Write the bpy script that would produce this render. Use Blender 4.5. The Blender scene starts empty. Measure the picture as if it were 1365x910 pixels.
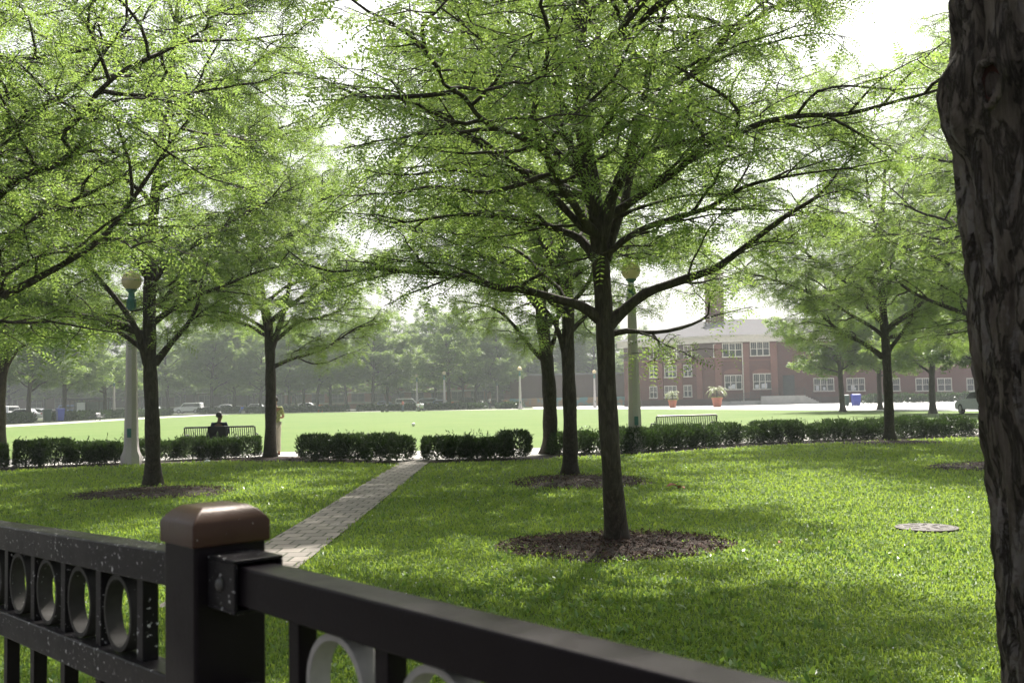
import bpy, bmesh, math, random
import numpy as np
from mathutils import Vector, Matrix, noise

SC = bpy.context.scene
COL = SC.collection
R = math.radians

# ------------------------------------------------------------------ camera
W, H, F = 1365.0, 910.0, 1327.0
EYE = np.array([0.0, 0.0, 1.6])
PITCH, ROLL = math.atan(75 / F), R(1.15)
_f = np.array([0, math.cos(PITCH), math.sin(PITCH)])
_u = np.array([0, -math.sin(PITCH), math.cos(PITCH)])
_r = np.array([1.0, 0, 0])
CR = _r * math.cos(ROLL) - _u * math.sin(ROLL)
CU = _u * math.cos(ROLL) + _r * math.sin(ROLL)
CF = _f


def ray(px, py):
    return CF + CR * ((px - W / 2) / F) + CU * ((H / 2 - py) / F)


def gp(px, py, z=0.0):
    d = ray(px, py)
    t = (z - EYE[2]) / d[2]
    return EYE + d * t


def pz(px, py, Y):
    d = ray(px, py)
    return EYE + d * (Y / d[1])


cam = bpy.data.cameras.new('camera')
camo = bpy.data.objects.new('camera', cam)
COL.objects.link(camo)
M = Matrix(((CR[0], CU[0], -CF[0], 0), (CR[1], CU[1], -CF[1], 0), (CR[2], CU[2], -CF[2], EYE[2]), (0, 0, 0, 1)))
camo.matrix_world = M
cam.sensor_width = 36
cam.lens = 36 * F / W
cam.clip_start = 0.05
cam.clip_end = 3000
cam.dof.use_dof = True
cam.dof.focus_distance = 6.5
cam.dof.aperture_fstop = 9.0
SC.camera = camo

# ------------------------------------------------------------------ tags


def tag(o, label=None, cat=None, group=None, kind=None):
    if label: o['label'] = label
    if cat: o['category'] = cat
    if group: o['group'] = group
    if kind: o['kind'] = kind
    return o


def empty(name, loc, rz=0, label=None, cat=None, group=None):
    o = bpy.data.objects.new(name, None)
    COL.objects.link(o)
    o.location = loc
    o.rotation_euler = (0, 0, rz)
    o.empty_display_size = 0.2
    return tag(o, label, cat, group)


def kids(o):
    return [c for c in bpy.data.objects if c.parent == o]


_KIDS = {}


def reg(o, parent):
    if parent is not None:
        o.parent = parent
        _KIDS.setdefault(parent.name, []).append(o)
    return o


def dup(root, loc, rz=0, label=None, group=None, scale=None, mat=None, cat=None):
    def rec(o, par):
        c = o.copy()
        COL.objects.link(c)
        if par is not None:
            reg(c, par)
        for ch in list(_KIDS.get(o.name, [])):
            rec(ch, c)
        return c
    c = rec(root, None)
    c.location = loc
    c.rotation_euler = (0, 0, rz)
    if scale is not None:
        c.scale = scale if hasattr(scale, '__len__') else (scale,) * 3
    if label: c['label'] = label
    if group: c['group'] = group
    if cat: c['category'] = cat
    return c


def setmat(o, m):
    o.material_slots[0].link = 'OBJECT'
    o.material_slots[0].material = m


def child(o, name):
    for c in _KIDS.get(o.name, []):
        if c.name.split('.')[0] == name:
            return c

# ------------------------------------------------------------------ mesh building


class MB:
    def __init__(s):
        s.v = []
        s.f = []

    def add(s, vs, fs):
        n = len(s.v)
        s.v += [tuple(float(q) for q in v) for v in vs]
        s.f += [tuple(i + n for i in f) for f in fs]
        return s

    def box(s, c, size, rz=0.0, taper=1.0):
        x, y, z = size[0] / 2, size[1] / 2, size[2] / 2
        vs = []
        for sz, k in ((-1, 1.0), (1, taper)):
            for sx, sy in ((-1, -1), (1, -1), (1, 1), (-1, 1)):
                X, Y = sx * x * k, sy * y * k
                vs.append((c[0] + X * math.cos(rz) - Y * math.sin(rz), c[1] + X * math.sin(rz) + Y * math.cos(rz), c[2] + sz * z))
        return s.add(vs, [(3, 2, 1, 0), (4, 5, 6, 7), (0, 1, 5, 4), (1, 2, 6, 5), (2, 3, 7, 6), (3, 0, 4, 7)])

    def obox(s, o, ax, ay, az):
        """box from corner o with edge vectors"""
        o, ax, ay, az = map(np.array, (o, ax, ay, az))
        vs = [o, o + ax, o + ax + ay, o + ay, o + az, o + ax + az, o + ax + ay + az, o + ay + az]
        fs = [(3, 2, 1, 0), (4, 5, 6, 7), (0, 1, 5, 4), (1, 2, 6, 5), (2, 3, 7, 6), (3, 0, 4, 7)]
        if np.dot(np.cross(ax, ay), az) < 0:
            fs = [f[::-1] for f in fs]
        return s.add(vs, fs)

    def tube(s, pts, rad, n=8, cap=True):
        v, f = tube_np(np.array(pts, float), np.broadcast_to(np.array(rad, float), (len(pts),)), n)
        fs = [tuple(q) for q in f]
        m = len(pts)
        if cap:
            fs.append(tuple(range(n))[::-1])
            fs.append(tuple((m - 1) * n + i for i in range(n)))
        return s.add(v, fs)

    def lathe(s, prof, c=(0, 0, 0), n=24, ph=0.0):
        vs, fs = [], []
        for r, z in prof:
            for k in range(n):
                a = ph + 2 * math.pi * k / n
                vs.append((c[0] + r * math.cos(a), c[1] + r * math.sin(a), c[2] + z))
        for i in range(len(prof) - 1):
            for k in range(n):
                k2 = (k + 1) % n
                fs.append((i * n + k, i * n + k2, (i + 1) * n + k2, (i + 1) * n + k))
        fs.append(tuple(range(n))[::-1])
        fs.append(tuple((len(prof) - 1) * n + k for k in range(n)))
        return s.add(vs, fs)

    def prism(s, poly, origin, ax, ay, depth):
        """polygon (a,b) in plane ax,ay extruded along depth vector"""
        o, ax, ay, d = map(np.array, (origin, ax, ay, depth))
        n = len(poly)
        vs = [o + ax * p[0] + ay * p[1] for p in poly] + [o + ax * p[0] + ay * p[1] + d for p in poly]
        fs = [tuple(range(n))[::-1], tuple(range(n, 2 * n))]
        for k in range(n):
            k2 = (k + 1) % n
            fs.append((k, k2, n + k2, n + k))
        return s.add(vs, fs)

    def build(s, name, mat, parent=None, smooth=False, bevel=0.0, seg=2, loc=None):
        me = bpy.data.meshes.new(name)
        me.from_pydata(s.v, [], s.f)
        bm = bmesh.new()
        bm.from_mesh(me)
        bmesh.ops.recalc_face_normals(bm, faces=bm.faces)
        bm.to_mesh(me)
        bm.free()
        return finish(me, name, mat, parent, smooth, bevel, seg, loc)


def finish(me, name, mat, parent=None, smooth=False, bevel=0.0, seg=2, loc=None):
    me.materials.append(mat)
    o = bpy.data.objects.new(name, me)
    COL.objects.link(o)
    if smooth:
        me.polygons.foreach_set('use_smooth', [True] * len(me.polygons))
    if bevel:
        b = o.modifiers.new('b', 'BEVEL')
        b.width = bevel
        b.segments = seg
        b.limit_method = 'ANGLE'
        b.angle_limit = R(40)
        if smooth is not True:
            me.polygons.foreach_set('use_smooth', [True] * len(me.polygons))
            b.harden_normals = True
    if loc is not None:
        o.location = loc
    reg(o, parent)
    return o


def np_mesh(name, v, f, smooth=False):
    """v (n,3) float, f (m,k) int"""
    me = bpy.data.meshes.new(name)
    n, (m, k) = len(v), f.shape
    me.vertices.add(n)
    me.vertices.foreach_set('co', np.ascontiguousarray(v, np.float32).ravel())
    me.loops.add(m * k)
    me.loops.foreach_set('vertex_index', np.ascontiguousarray(f, np.int32).ravel())
    me.polygons.add(m)
    me.polygons.foreach_set('loop_start', np.arange(0, m * k, k, dtype=np.int32))
    if smooth:
        me.polygons.foreach_set('use_smooth', np.ones(m, bool))
    me.update(calc_edges=True)
    me.validate()
    return me


def tube_np(p, r, n):
    m = len(p)
    t = np.gradient(p, axis=0)
    t /= np.linalg.norm(t, axis=1)[:, None] + 1e-9
    mt = np.abs(t.mean(0))
    ref = np.zeros(3)
    ref[int(np.argmin(mt))] = 1
    u = np.cross(t, ref)
    u /= np.linalg.norm(u, axis=1)[:, None] + 1e-9
    w = np.cross(t, u)
    a = np.arange(n) * 2 * math.pi / n
    v = p[:, None, :] + r[:, None, None] * (np.cos(a)[None, :, None] * u[:, None, :] + np.sin(a)[None, :, None] * w[:, None, :])
    i, k = np.meshgrid(np.arange(m - 1), np.arange(n), indexing='ij')
    k2 = (k + 1) % n
    f = np.stack([i * n + k, (i + 1) * n + k, (i + 1) * n + k2, i * n + k2], -1).reshape(-1, 4)
    return v.reshape(-1, 3), f


# ------------------------------------------------------------------ materials


def mat_new(name):
    m = bpy.data.materials.new(name)
    m.use_nodes = True
    nt = m.node_tree
    nt.nodes.clear()
    out = nt.nodes.new('ShaderNodeOutputMaterial')
    return m, nt, out


def N(nt, kind, **kw):
    n = nt.nodes.new(kind)
    for k, v in kw.items():
        if k.startswith('i_'):
            n.inputs[k[2:].replace('_', ' ')].default_value = v
        else:
            setattr(n, k, v)
    return n


def ramp(nt, fac, stops):
    r = nt.nodes.new('ShaderNodeValToRGB')
    el = r.color_ramp.elements
    while len(el) < len(stops):
        el.new(0.5)
    for e, (p, c) in zip(el, stops):
        e.position = p
        e.color = (c, c, c, 1) if not hasattr(c, '__len__') else (*c, 1)
    nt.links.new(fac, r.inputs[0])
    return r.outputs[0]


def noise_tex(nt, scale, detail=4, rough=0.55, vec=None, dist=0.0):
    n = N(nt, 'ShaderNodeTexNoise')
    n.inputs['Scale'].default_value = scale
    n.inputs['Detail'].default_value = detail
    n.inputs['Roughness'].default_value = rough
    n.inputs['Distortion'].default_value = dist
    if vec is not None:
        nt.links.new(vec, n.inputs['Vector'])
    return n.outputs[0]


def coords(nt, scale=(1, 1, 1), obj=True):
    tc = N(nt, 'ShaderNodeTexCoord')
    if obj == 'world':
        g = N(nt, 'ShaderNodeNewGeometry')
        src = g.outputs['Position']
    else:
        src = tc.outputs['Object']
    mp = N(nt, 'ShaderNodeMapping')
    mp.inputs['Scale'].default_value = scale
    nt.links.new(src, mp.inputs['Vector'])
    return mp.outputs[0]


def mixc(nt, fac, a, b, blend='MIX'):
    m = N(nt, 'ShaderNodeMix', data_type='RGBA', blend_type=blend)
    for sock, val in ((m.inputs[0], fac), (m.inputs[6], a), (m.inputs[7], b)):
        if hasattr(val, 'links'):
            nt.links.new(val, sock)
        elif hasattr(val, '__len__'):
            sock.default_value = (*val, 1) if len(val) == 3 else val
        else:
            sock.default_value = val
    return m.outputs[2]


def simple(name, c1, c2=None, scale=8, rough=0.6, spec=0.4, metal=0.0, bump=0.0, bscale=None, lo=0.35, hi=0.65, obj=True, vscale=(1, 1, 1)):
    m, nt, out = mat_new(name)
    b = N(nt, 'ShaderNodeBsdfPrincipled')
    b.inputs['Roughness'].default_value = rough
    b.inputs['Specular IOR Level'].default_value = spec
    b.inputs['Metallic'].default_value = metal
    vec = coords(nt, vscale, obj)
    n = noise_tex(nt, scale, 6, 0.6, vec)
    nt.links.new(ramp(nt, n, [(lo, c1), (hi, c2 or tuple(x * 0.82 for x in c1))]), b.inputs['Base Color'])
    if bump:
        bn = N(nt, 'ShaderNodeBump')
        bn.inputs['Strength'].default_value = bump
        bn.inputs['Distance'].default_value = 0.02
        nt.links.new(noise_tex(nt, bscale or scale * 4, 6, 0.6, vec), bn.inputs['Height'])
        nt.links.new(bn.outputs[0], b.inputs['Normal'])
    nt.links.new(b.outputs[0], out.inputs[0])
    return m


def leafy(name, dark, mid, light, trans, tfac=0.45, clump=0.7, rough=0.45, spec=0.35):
    m, nt, out = mat_new(name)
    g = N(nt, 'ShaderNodeNewGeometry')
    ri = g.outputs['Random Per Island']
    cl = noise_tex(nt, clump, 3, 0.6, g.outputs['Position'])
    add = N(nt, 'ShaderNodeMath', operation='ADD')
    mu = N(nt, 'ShaderNodeMath', operation='MULTIPLY')
    mu.inputs[1].default_value = 0.45
    nt.links.new(ri, mu.inputs[0])
    nt.links.new(mu.outputs[0], add.inputs[0])
    nt.links.new(cl, add.inputs[1])
    col = ramp(nt, add.outputs[0], [(0.40, dark), (0.72, mid), (1.0, light)])
    b = N(nt, 'ShaderNodeBsdfPrincipled')
    b.inputs['Roughness'].default_value = rough
    b.inputs['Specular IOR Level'].default_value = spec
    nt.links.new(col, b.inputs['Base Color'])
    t = N(nt, 'ShaderNodeBsdfTranslucent')
    tcol = mixc(nt, ri, trans, tuple(x * k for x, k in zip(trans, (1.25, 1.1, 1.0))))
    nt.links.new(tcol, t.inputs['Color'])
    mx = N(nt, 'ShaderNodeMixShader')
    mx.inputs[0].default_value = tfac
    nt.links.new(b.outputs[0], mx.inputs[1])
    nt.links.new(t.outputs[0], mx.inputs[2])
    nt.links.new(mx.outputs[0], out.inputs[0])
    return m


MT = {}
MT['leaf'] = leafy('locust_leaf', (0.036, 0.082, 0.021), (0.056, 0.112, 0.029), (0.11, 0.165, 0.046), (0.285, 0.435, 0.094), 0.5)
MT['leaf_far'] = leafy('far_leaf', (0.04, 0.085, 0.02), (0.06, 0.115, 0.03), (0.10, 0.16, 0.04), (0.25, 0.38, 0.08), 0.45, 0.35)
MT['yew'] = leafy('yew_leaf', (0.008, 0.021, 0.008), (0.016, 0.037, 0.011), (0.055, 0.09, 0.028), (0.06, 0.115, 0.025), 0.22, 1.2, 0.4, 0.4)
MT['grass'] = leafy('grass_blade', (0.042, 0.105, 0.013), (0.085, 0.165, 0.022), (0.19, 0.25, 0.055), (0.30, 0.44, 0.06), 0.45, 0.5, 0.5, 0.3)
MT['weed'] = leafy('weed_leaf', (0.06, 0.14, 0.02), (0.09, 0.18, 0.03), (0.15, 0.23, 0.06), (0.22, 0.36, 0.06), 0.4, 0.5, 0.35, 0.45)
MT['palm'] = leafy('palm_leaf', (0.07, 0.11, 0.03), (0.12, 0.16, 0.05), (0.2, 0.22, 0.08), (0.25, 0.32, 0.1), 0.35, 0.6)


def bark_mat(name, c1, c2, sc=1.0, bump=0.7):
    m, nt, out = mat_new(name)
    b = N(nt, 'ShaderNodeBsdfPrincipled')
    b.inputs['Roughness'].default_value = 0.85
    b.inputs['Specular IOR Level'].default_value = 0.25
    vec = coords(nt, (1, 1, 0.22))
    n1 = noise_tex(nt, 26 * sc, 8, 0.65, vec, 0.6)
    vec2 = coords(nt, (1, 1, 0.6))
    n2 = noise_tex(nt, 5 * sc, 5, 0.6, vec2)
    c = ramp(nt, n1, [(0.32, tuple(x * 0.35 for x in c1)), (0.5, c1), (0.68, c2)])
    c = mixc(nt, ramp(nt, n2, [(0.4, 0.0), (0.7, 0.6)]), c, (0.06, 0.053, 0.045))
    nt.links.new(c, b.inputs['Base Color'])
    bn = N(nt, 'ShaderNodeBump')
    bn.inputs['Strength'].default_value = bump
    bn.inputs['Distance'].default_value = 0.02
    nt.links.new(n1, bn.inputs['Height'])
    nt.links.new(bn.outputs[0], b.inputs['Normal'])
    nt.links.new(b.outputs[0], out.inputs[0])
    return m


MT['bark'] = bark_mat('locust_bark', (0.042, 0.033, 0.026), (0.088, 0.072, 0.058))
MT['twig'] = simple('dark_twig', (0.045, 0.037, 0.03), (0.03, 0.025, 0.02), 20, 0.8)


def bark_near():
    m, nt, out = mat_new('plated_bark')
    b = N(nt, 'ShaderNodeBsdfPrincipled')
    b.inputs['Roughness'].default_value = 0.85
    b.inputs['Specular IOR Level'].default_value = 0.25
    vec = coords(nt, (1, 1, 0.2))
    n1 = noise_tex(nt, 20, 9, 0.68, vec, 0.8)
    vecb = coords(nt, (1, 1, 0.9))
    n3 = noise_tex(nt, 55, 8, 0.7, vecb, 0.3)
    vec2 = coords(nt, (1, 1, 0.34))
    n2 = noise_tex(nt, 10, 6, 0.62, vec2, 1.0)
    vec4 = coords(nt, (1, 1, 1.6))
    n4 = noise_tex(nt, 30, 6, 0.7, vec4, 0.5)
    c = ramp(nt, n1, [(0.34, (0.045, 0.035, 0.028)), (0.5, (0.095, 0.076, 0.064)), (0.68, (0.15, 0.124, 0.108))])
    vec5 = coords(nt, (1, 1, 0.26))
    n5 = noise_tex(nt, 19, 6, 0.62, vec5, 0.7)
    sb = N(nt, 'ShaderNodeMath', operation='SUBTRACT')
    sb.inputs[1].default_value = 0.5
    nt.links.new(n5, sb.inputs[0])
    ab = N(nt, 'ShaderNodeMath', operation='ABSOLUTE')
    nt.links.new(sb.outputs[0], ab.inputs[0])
    crack = ramp(nt, ab.outputs[0], [(0.0, 0.0), (0.045, 1.0)])
    patch = N(nt, 'ShaderNodeMath', operation='MULTIPLY')
    nt.links.new(ramp(nt, n2, [(0.53, 0.0), (0.58, 1.0)]), patch.inputs[0])
    nt.links.new(ramp(nt, n4, [(0.40, 0.0), (0.52, 1.0)]), patch.inputs[1])
    c = mixc(nt, patch.outputs[0], c, (0.14, 0.122, 0.117))
    c = mixc(nt, crack, (0.038, 0.029, 0.023), c)
    nt.links.new(c, b.inputs['Base Color'])
    hm = N(nt, 'ShaderNodeMath', operation='ADD')
    h5 = N(nt, 'ShaderNodeMath', operation='ADD')
    nt.links.new(n1, h5.inputs[0])
    nt.links.new(crack, h5.inputs[1])
    nt.links.new(h5.outputs[0], hm.inputs[0])
    mm = N(nt, 'ShaderNodeMath', operation='MULTIPLY')
    mm.inputs[1].default_value = 0.4
    nt.links.new(n3, mm.inputs[0])
    nt.links.new(mm.outputs[0], hm.inputs[1])
    bn = N(nt, 'ShaderNodeBump')
    bn.inputs['Strength'].default_value = 1.0
    bn.inputs['Distance'].default_value = 0.02
    nt.links.new(hm.outputs[0], bn.inputs['Height'])
    nt.links.new(bn.outputs[0], b.inputs['Normal'])
    nt.links.new(b.outputs[0], out.inputs[0])
    return m


MT['bark_near'] = bark_near()
MT['knot'] = simple('knot_wood', (0.055, 0.018, 0.013), (0.02, 0.009, 0.007), 30, 0.9)


def fence_mat(name, base, fleck=(0.5, 0.5, 0.5), amount=0.72, rough=0.28, dust=0.5, spec=0.085, tint=(1, 0.9, 0.9)):
    m, nt, out = mat_new(name)
    b = N(nt, 'ShaderNodeBsdfPrincipled')
    b.inputs['Specular IOR Level'].default_value = spec
    b.inputs['Specular Tint'].default_value = (*tint, 1)
    vec = coords(nt, (1, 1, 1), 'world')
    n1 = noise_tex(nt, 115, 4, 0.6, vec, 0.5)
    n2 = noise_tex(nt, 9, 4, 0.6, vec)
    n3 = noise_tex(nt, 240, 3, 0.6, vec)
    c = mixc(nt, ramp(nt, n2, [(0.35, 0.0), (0.75, dust)]), base, tuple(min(1, x * 2.6 + 0.02) for x in base))
    a = N(nt, 'ShaderNodeMath', operation='ADD')
    nt.links.new(n1, a.inputs[0])
    s = N(nt, 'ShaderNodeMath', operation='MULTIPLY')
    s.inputs[1].default_value = 0.18
    nt.links.new(n2, s.inputs[0])
    nt.links.new(s.outputs[0], a.inputs[1])
    msk = ramp(nt, a.outputs[0], [(amount, 0.0), (amount + 0.02, 1.0)])
    c = mixc(nt, msk, c, fleck)
    nt.links.new(c, b.inputs['Base Color'])
    nt.links.new(ramp(nt, n2, [(0.3, rough), (0.7, rough + 0.2)]), b.inputs['Roughness'])
    bn = N(nt, 'ShaderNodeBump')
    bn.inputs['Strength'].default_value = 0.12
    bn.inputs['Distance'].default_value = 0.003
    nt.links.new(n3, bn.inputs['Height'])
    nt.links.new(bn.outputs[0], b.inputs['Normal'])
    nt.links.new(b.outputs[0], out.inputs[0])
    return m


MT['iron'] = fence_mat('black_painted_iron', (0.0062, 0.0045, 0.0060), amount=0.90, dust=0.12)
MT['iron_worn'] = fence_mat('worn_black_iron', (0.0075, 0.0068, 0.0078), amount=0.736, dust=0.35)
MT['ring_dull'] = fence_mat('dull_ring_metal', (0.024, 0.023, 0.021), amount=0.78, rough=0.45)
MT['ring_bare'] = fence_mat('bare_ring_metal', (0.22, 0.21, 0.2), amount=0.85, rough=0.5)
MT['cap'] = fence_mat('rusty_post_cap', (0.030, 0.013, 0.0075), fleck=(0.4, 0.38, 0.36), amount=0.80, rough=0.24, dust=0.3, spec=0.22, tint=(1, 0.8, 0.72))
MT['bolt'] = simple('bolt_steel', (0.06, 0.058, 0.055), rough=0.4, metal=0.3)
MT['bench'] = simple('bench_black', (0.012, 0.012, 0.013), (0.02, 0.02, 0.02), rough=0.35, spec=0.5)
MT['concrete_pole'] = simple('lamp_concrete', (0.50, 0.455, 0.45), (0.41, 0.375, 0.37), 40, 0.85, bump=0.3)
MT['teal'] = simple('teal_paint', (0.05, 0.17, 0.15), (0.035, 0.13, 0.115), 12, 0.45)


def globe_mat():
    m, nt, out = mat_new('amber_globe')
    b = N(nt, 'ShaderNodeBsdfPrincipled')
    b.inputs['Roughness'].default_value = 0.2
    vec = coords(nt)
    c = ramp(nt, noise_tex(nt, 5, 4, 0.6, vec), [(0.4, (0.72, 0.64, 0.48)), (0.62, (0.58, 0.49, 0.34))])
    nt.links.new(c, b.inputs['Base Color'])
    t = N(nt, 'ShaderNodeBsdfTranslucent')
    t.inputs['Color'].default_value = (0.92, 0.84, 0.64, 1)
    mx = N(nt, 'ShaderNodeMixShader')
    mx.inputs[0].default_value = 0.6
    nt.links.new(b.outputs[0], mx.inputs[1])
    nt.links.new(t.outputs[0], mx.inputs[2])
    nt.links.new(mx.outputs[0], out.inputs[0])
    return m


MT['glass_globe'] = globe_mat()
MT['walk'] = simple('pale_concrete', (0.48, 0.46, 0.43), (0.38, 0.365, 0.34), 1.5, 0.9, bump=0.2, bscale=30)
MT['shade_walk'] = simple('shade_toned_sidewalk', (0.15, 0.145, 0.14), (0.11, 0.107, 0.104), 1.5, 0.9, bump=0.2, bscale=30)  # shade put into the concrete colour, so less light bounces onto the fence
MT['plaza'] = simple('plaza_concrete', (0.50, 0.49, 0.48), (0.42, 0.41, 0.40), 0.2, 0.9)
MT['street'] = simple('street_asphalt', (0.06, 0.06, 0.062), (0.045, 0.045, 0.046), 0.6, 0.9)
MT['terrain'] = simple('park_ground', (0.06, 0.09, 0.025), (0.08, 0.085, 0.04), 0.2, 0.95)


def lawn_mat(name, a, b_, c_, s1=0.35, s2=9.0, bump=0.5):
    m, nt, out = mat_new(name)
    b = N(nt, 'ShaderNodeBsdfPrincipled')
    b.inputs['Roughness'].default_value = 0.9
    b.inputs['Specular IOR Level'].default_value = 0.15
    vec = coords(nt, (1, 1, 1), 'world')
    n1 = noise_tex(nt, s1, 6, 0.6, vec)
    n2 = noise_tex(nt, s2, 8, 0.7, vec)
    n3 = noise_tex(nt, s2 * 7, 3, 0.7, vec)
    c = ramp(nt, n1, [(0.35, a), (0.65, b_)])
    c = mixc(nt, ramp(nt, n2, [(0.42, 0.0), (0.7, 0.7)]), c, c_)
    c = mixc(nt, ramp(nt, n3, [(0.3, 0.45), (0.6, 0.0)]), c, tuple(x * 0.45 for x in a))
    nt.links.new(c, b.inputs['Base Color'])
    bn = N(nt, 'ShaderNodeBump')
    bn.inputs['Strength'].default_value = bump
    bn.inputs['Distance'].default_value = 0.05
    nt.links.new(n3, bn.inputs['Height'])
    nt.links.new(bn.outputs[0], b.inputs['Normal'])
    nt.links.new(b.outputs[0], out.inputs[0])
    return m


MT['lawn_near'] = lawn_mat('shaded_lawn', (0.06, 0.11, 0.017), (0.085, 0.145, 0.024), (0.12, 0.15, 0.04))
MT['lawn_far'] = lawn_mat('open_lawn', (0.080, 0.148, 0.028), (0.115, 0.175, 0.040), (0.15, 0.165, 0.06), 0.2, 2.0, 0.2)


def paver_mat():
    m, nt, out = mat_new('path_pavers')
    b = N(nt, 'ShaderNodeBsdfPrincipled')
    b.inputs['Roughness'].default_value = 0.9
    vec = coords(nt, (1, 1, 1), 'world')
    n0 = noise_tex(nt, 3.0, 3, 0.5, vec)
    add = N(nt, 'ShaderNodeMixRGB')
    add.inputs[0].default_value = 0.012
    nt.links.new(vec, add.inputs[1])
    nnc = N(nt, 'ShaderNodeTexNoise')
    nnc.inputs['Scale'].default_value = 6
    nt.links.new(vec, nnc.inputs['Vector'])
    nt.links.new(nnc.outputs[1], add.inputs[2])
    br = N(nt, 'ShaderNodeTexBrick')
    br.offset = 0.5
    br.inputs['Scale'].default_value = 1.0
    br.inputs['Mortar Size'].default_value = 0.016
    br.inputs['Mortar Smooth'].default_value = 0.3
    br.inputs['Brick Width'].default_value = 0.25
    br.inputs['Row Height'].default_value = 0.30
    br.inputs['Color1'].default_value = (0.15, 0.135, 0.12, 1)
    br.inputs['Color2'].default_value = (0.24, 0.21, 0.185, 1)
    br.inputs['Mortar'].default_value = (0.035, 0.04, 0.02, 1)
    nt.links.new(add.outputs[0], br.inputs['Vector'])
    n1 = noise_tex(nt, 14, 7, 0.65, vec)
    c = mixc(nt, ramp(nt, n1, [(0.4, 0.0), (0.7, 0.5)]), br.outputs[0], (0.17, 0.15, 0.13))
    nt.links.new(c, b.inputs['Base Color'])
    bn = N(nt, 'ShaderNodeBump')
    bn.inputs['Strength'].default_value = 0.6
    bn.inputs['Distance'].default_value = 0.01
    nt.links.new(br.outputs[1], bn.inputs['Height'])
    bn.invert = True
    nt.links.new(bn.outputs[0], b.inputs['Normal'])
    nt.links.new(b.outputs[0], out.inputs[0])
    return m


MT['paver'] = paver_mat()
MT['mulch'] = simple('bark_mulch', (0.036, 0.020, 0.014), (0.014, 0.009, 0.007), 45, 0.95, bump=1.0, bscale=70, obj='world')
MT['chip'] = simple('mulch_chip', (0.085, 0.044, 0.030), (0.026, 0.014, 0.010), 9, 0.9, obj='world')
MT['soil'] = simple('hedge_soil', (0.04, 0.028, 0.02), (0.025, 0.018, 0.014), 12, 0.95, bump=0.8, bscale=40, obj='world')


def brick_mat(name, c1, c2, mortar):
    m, nt, out = mat_new(name)
    b = N(nt, 'ShaderNodeBsdfPrincipled')
    b.inputs['Roughness'].default_value = 0.9
    b.inputs['Specular IOR Level'].default_value = 0.2
    tc = N(nt, 'ShaderNodeTexCoord')
    g = N(nt, 'ShaderNodeNewGeometry')
    sx = N(nt, 'ShaderNodeSeparateXYZ')
    nt.links.new(g.outputs['Position'], sx.inputs[0])
    ad = N(nt, 'ShaderNodeMath', operation='SUBTRACT')
    nt.links.new(sx.outputs[0], ad.inputs[0])
    nt.links.new(sx.outputs[1], ad.inputs[1])
    cb = N(nt, 'ShaderNodeCombineXYZ')
    nt.links.new(ad.outputs[0], cb.inputs[0])
    nt.links.new(sx.outputs[2], cb.inputs[1])
    br = N(nt, 'ShaderNodeTexBrick')
    br.inputs['Scale'].default_value = 1
    br.inputs['Brick Width'].default_value = 0.24
    br.inputs['Row Height'].default_value = 0.08
    br.inputs['Mortar Size'].default_value = 0.008
    br.inputs['Color1'].default_value = (*c1, 1)
    br.inputs['Color2'].default_value = (*c2, 1)
    br.inputs['Mortar'].default_value = (*mortar, 1)
    nt.links.new(cb.outputs[0], br.inputs['Vector'])
    n = noise_tex(nt, 0.6, 6, 0.6, g.outputs['Position'])
    c = mixc(nt, ramp(nt, n, [(0.35, 0.0), (0.7, 0.45)]), br.outputs[0], tuple(x * 0.6 for x in c1))
    nt.links.new(c, b.inputs['Base Color'])
    nt.links.new(b.outputs[0], out.inputs[0])
    return m


MT['brick'] = brick_mat('dark_red_brick', (0.135, 0.042, 0.036), (0.10, 0.034, 0.031), (0.12, 0.095, 0.09))
MT['brick_light'] = brick_mat('light_red_brick', (0.20, 0.072, 0.057), (0.165, 0.06, 0.05), (0.18, 0.14, 0.125))
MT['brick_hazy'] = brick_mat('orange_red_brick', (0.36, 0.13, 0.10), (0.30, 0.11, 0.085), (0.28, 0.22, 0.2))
MT['brick_dark'] = brick_mat('brown_brick', (0.085, 0.045, 0.042), (0.07, 0.04, 0.038), (0.09, 0.07, 0.065))
MT['trim'] = simple('cream_trim', (0.58, 0.55, 0.49), (0.5, 0.47, 0.42), 3, 0.6)
MT['dull_frame'] = simple('dull_window_frame', (0.17, 0.15, 0.14), (0.13, 0.115, 0.11), 3, 0.8)
MT['slate'] = simple('roof_slate', (0.15, 0.145, 0.15), (0.11, 0.108, 0.112), 6, 1.0, 0.03, vscale=(1, 1, 4))
MT['pane'] = simple('window_pane', (0.02, 0.025, 0.03), (0.05, 0.055, 0.06), 0.7, 0.08, 0.6)
MT['pale'] = simple('pale_panel', (0.55, 0.56, 0.58), rough=0.6)
MT['rail'] = simple('handrail_black', (0.025, 0.025, 0.03), rough=0.5)
MT['terracotta'] = simple('terracotta', (0.42, 0.14, 0.08), (0.34, 0.11, 0.065), 5, 0.8)
MT['blue_bin'] = simple('blue_plastic', (0.03, 0.05, 0.32), (0.025, 0.04, 0.27), 4, 0.45)
MT['green_bin'] = simple('green_plastic', (0.015, 0.05, 0.03), (0.012, 0.04, 0.025), 4, 0.5)
MT['white'] = simple('white_paint', (0.75, 0.75, 0.74), (0.68, 0.68, 0.67), 3, 0.35)
MT['tyre'] = simple('tyre_rubber', (0.02, 0.02, 0.02), rough=0.8)
MT['rim'] = simple('wheel_rim', (0.45, 0.45, 0.46), rough=0.3, metal=0.7)
MT['lampglass'] = simple('headlight_glass', (0.6, 0.6, 0.6), rough=0.1)
MT['redlamp'] = simple('tail_lamp', (0.35, 0.02, 0.02), rough=0.2)
MT['orange'] = simple('orange_plastic', (0.75, 0.14, 0.02), rough=0.5)
MT['skin'] = simple('skin', (0.36, 0.19, 0.13), (0.32, 0.16, 0.11), 6, 0.5)
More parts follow.
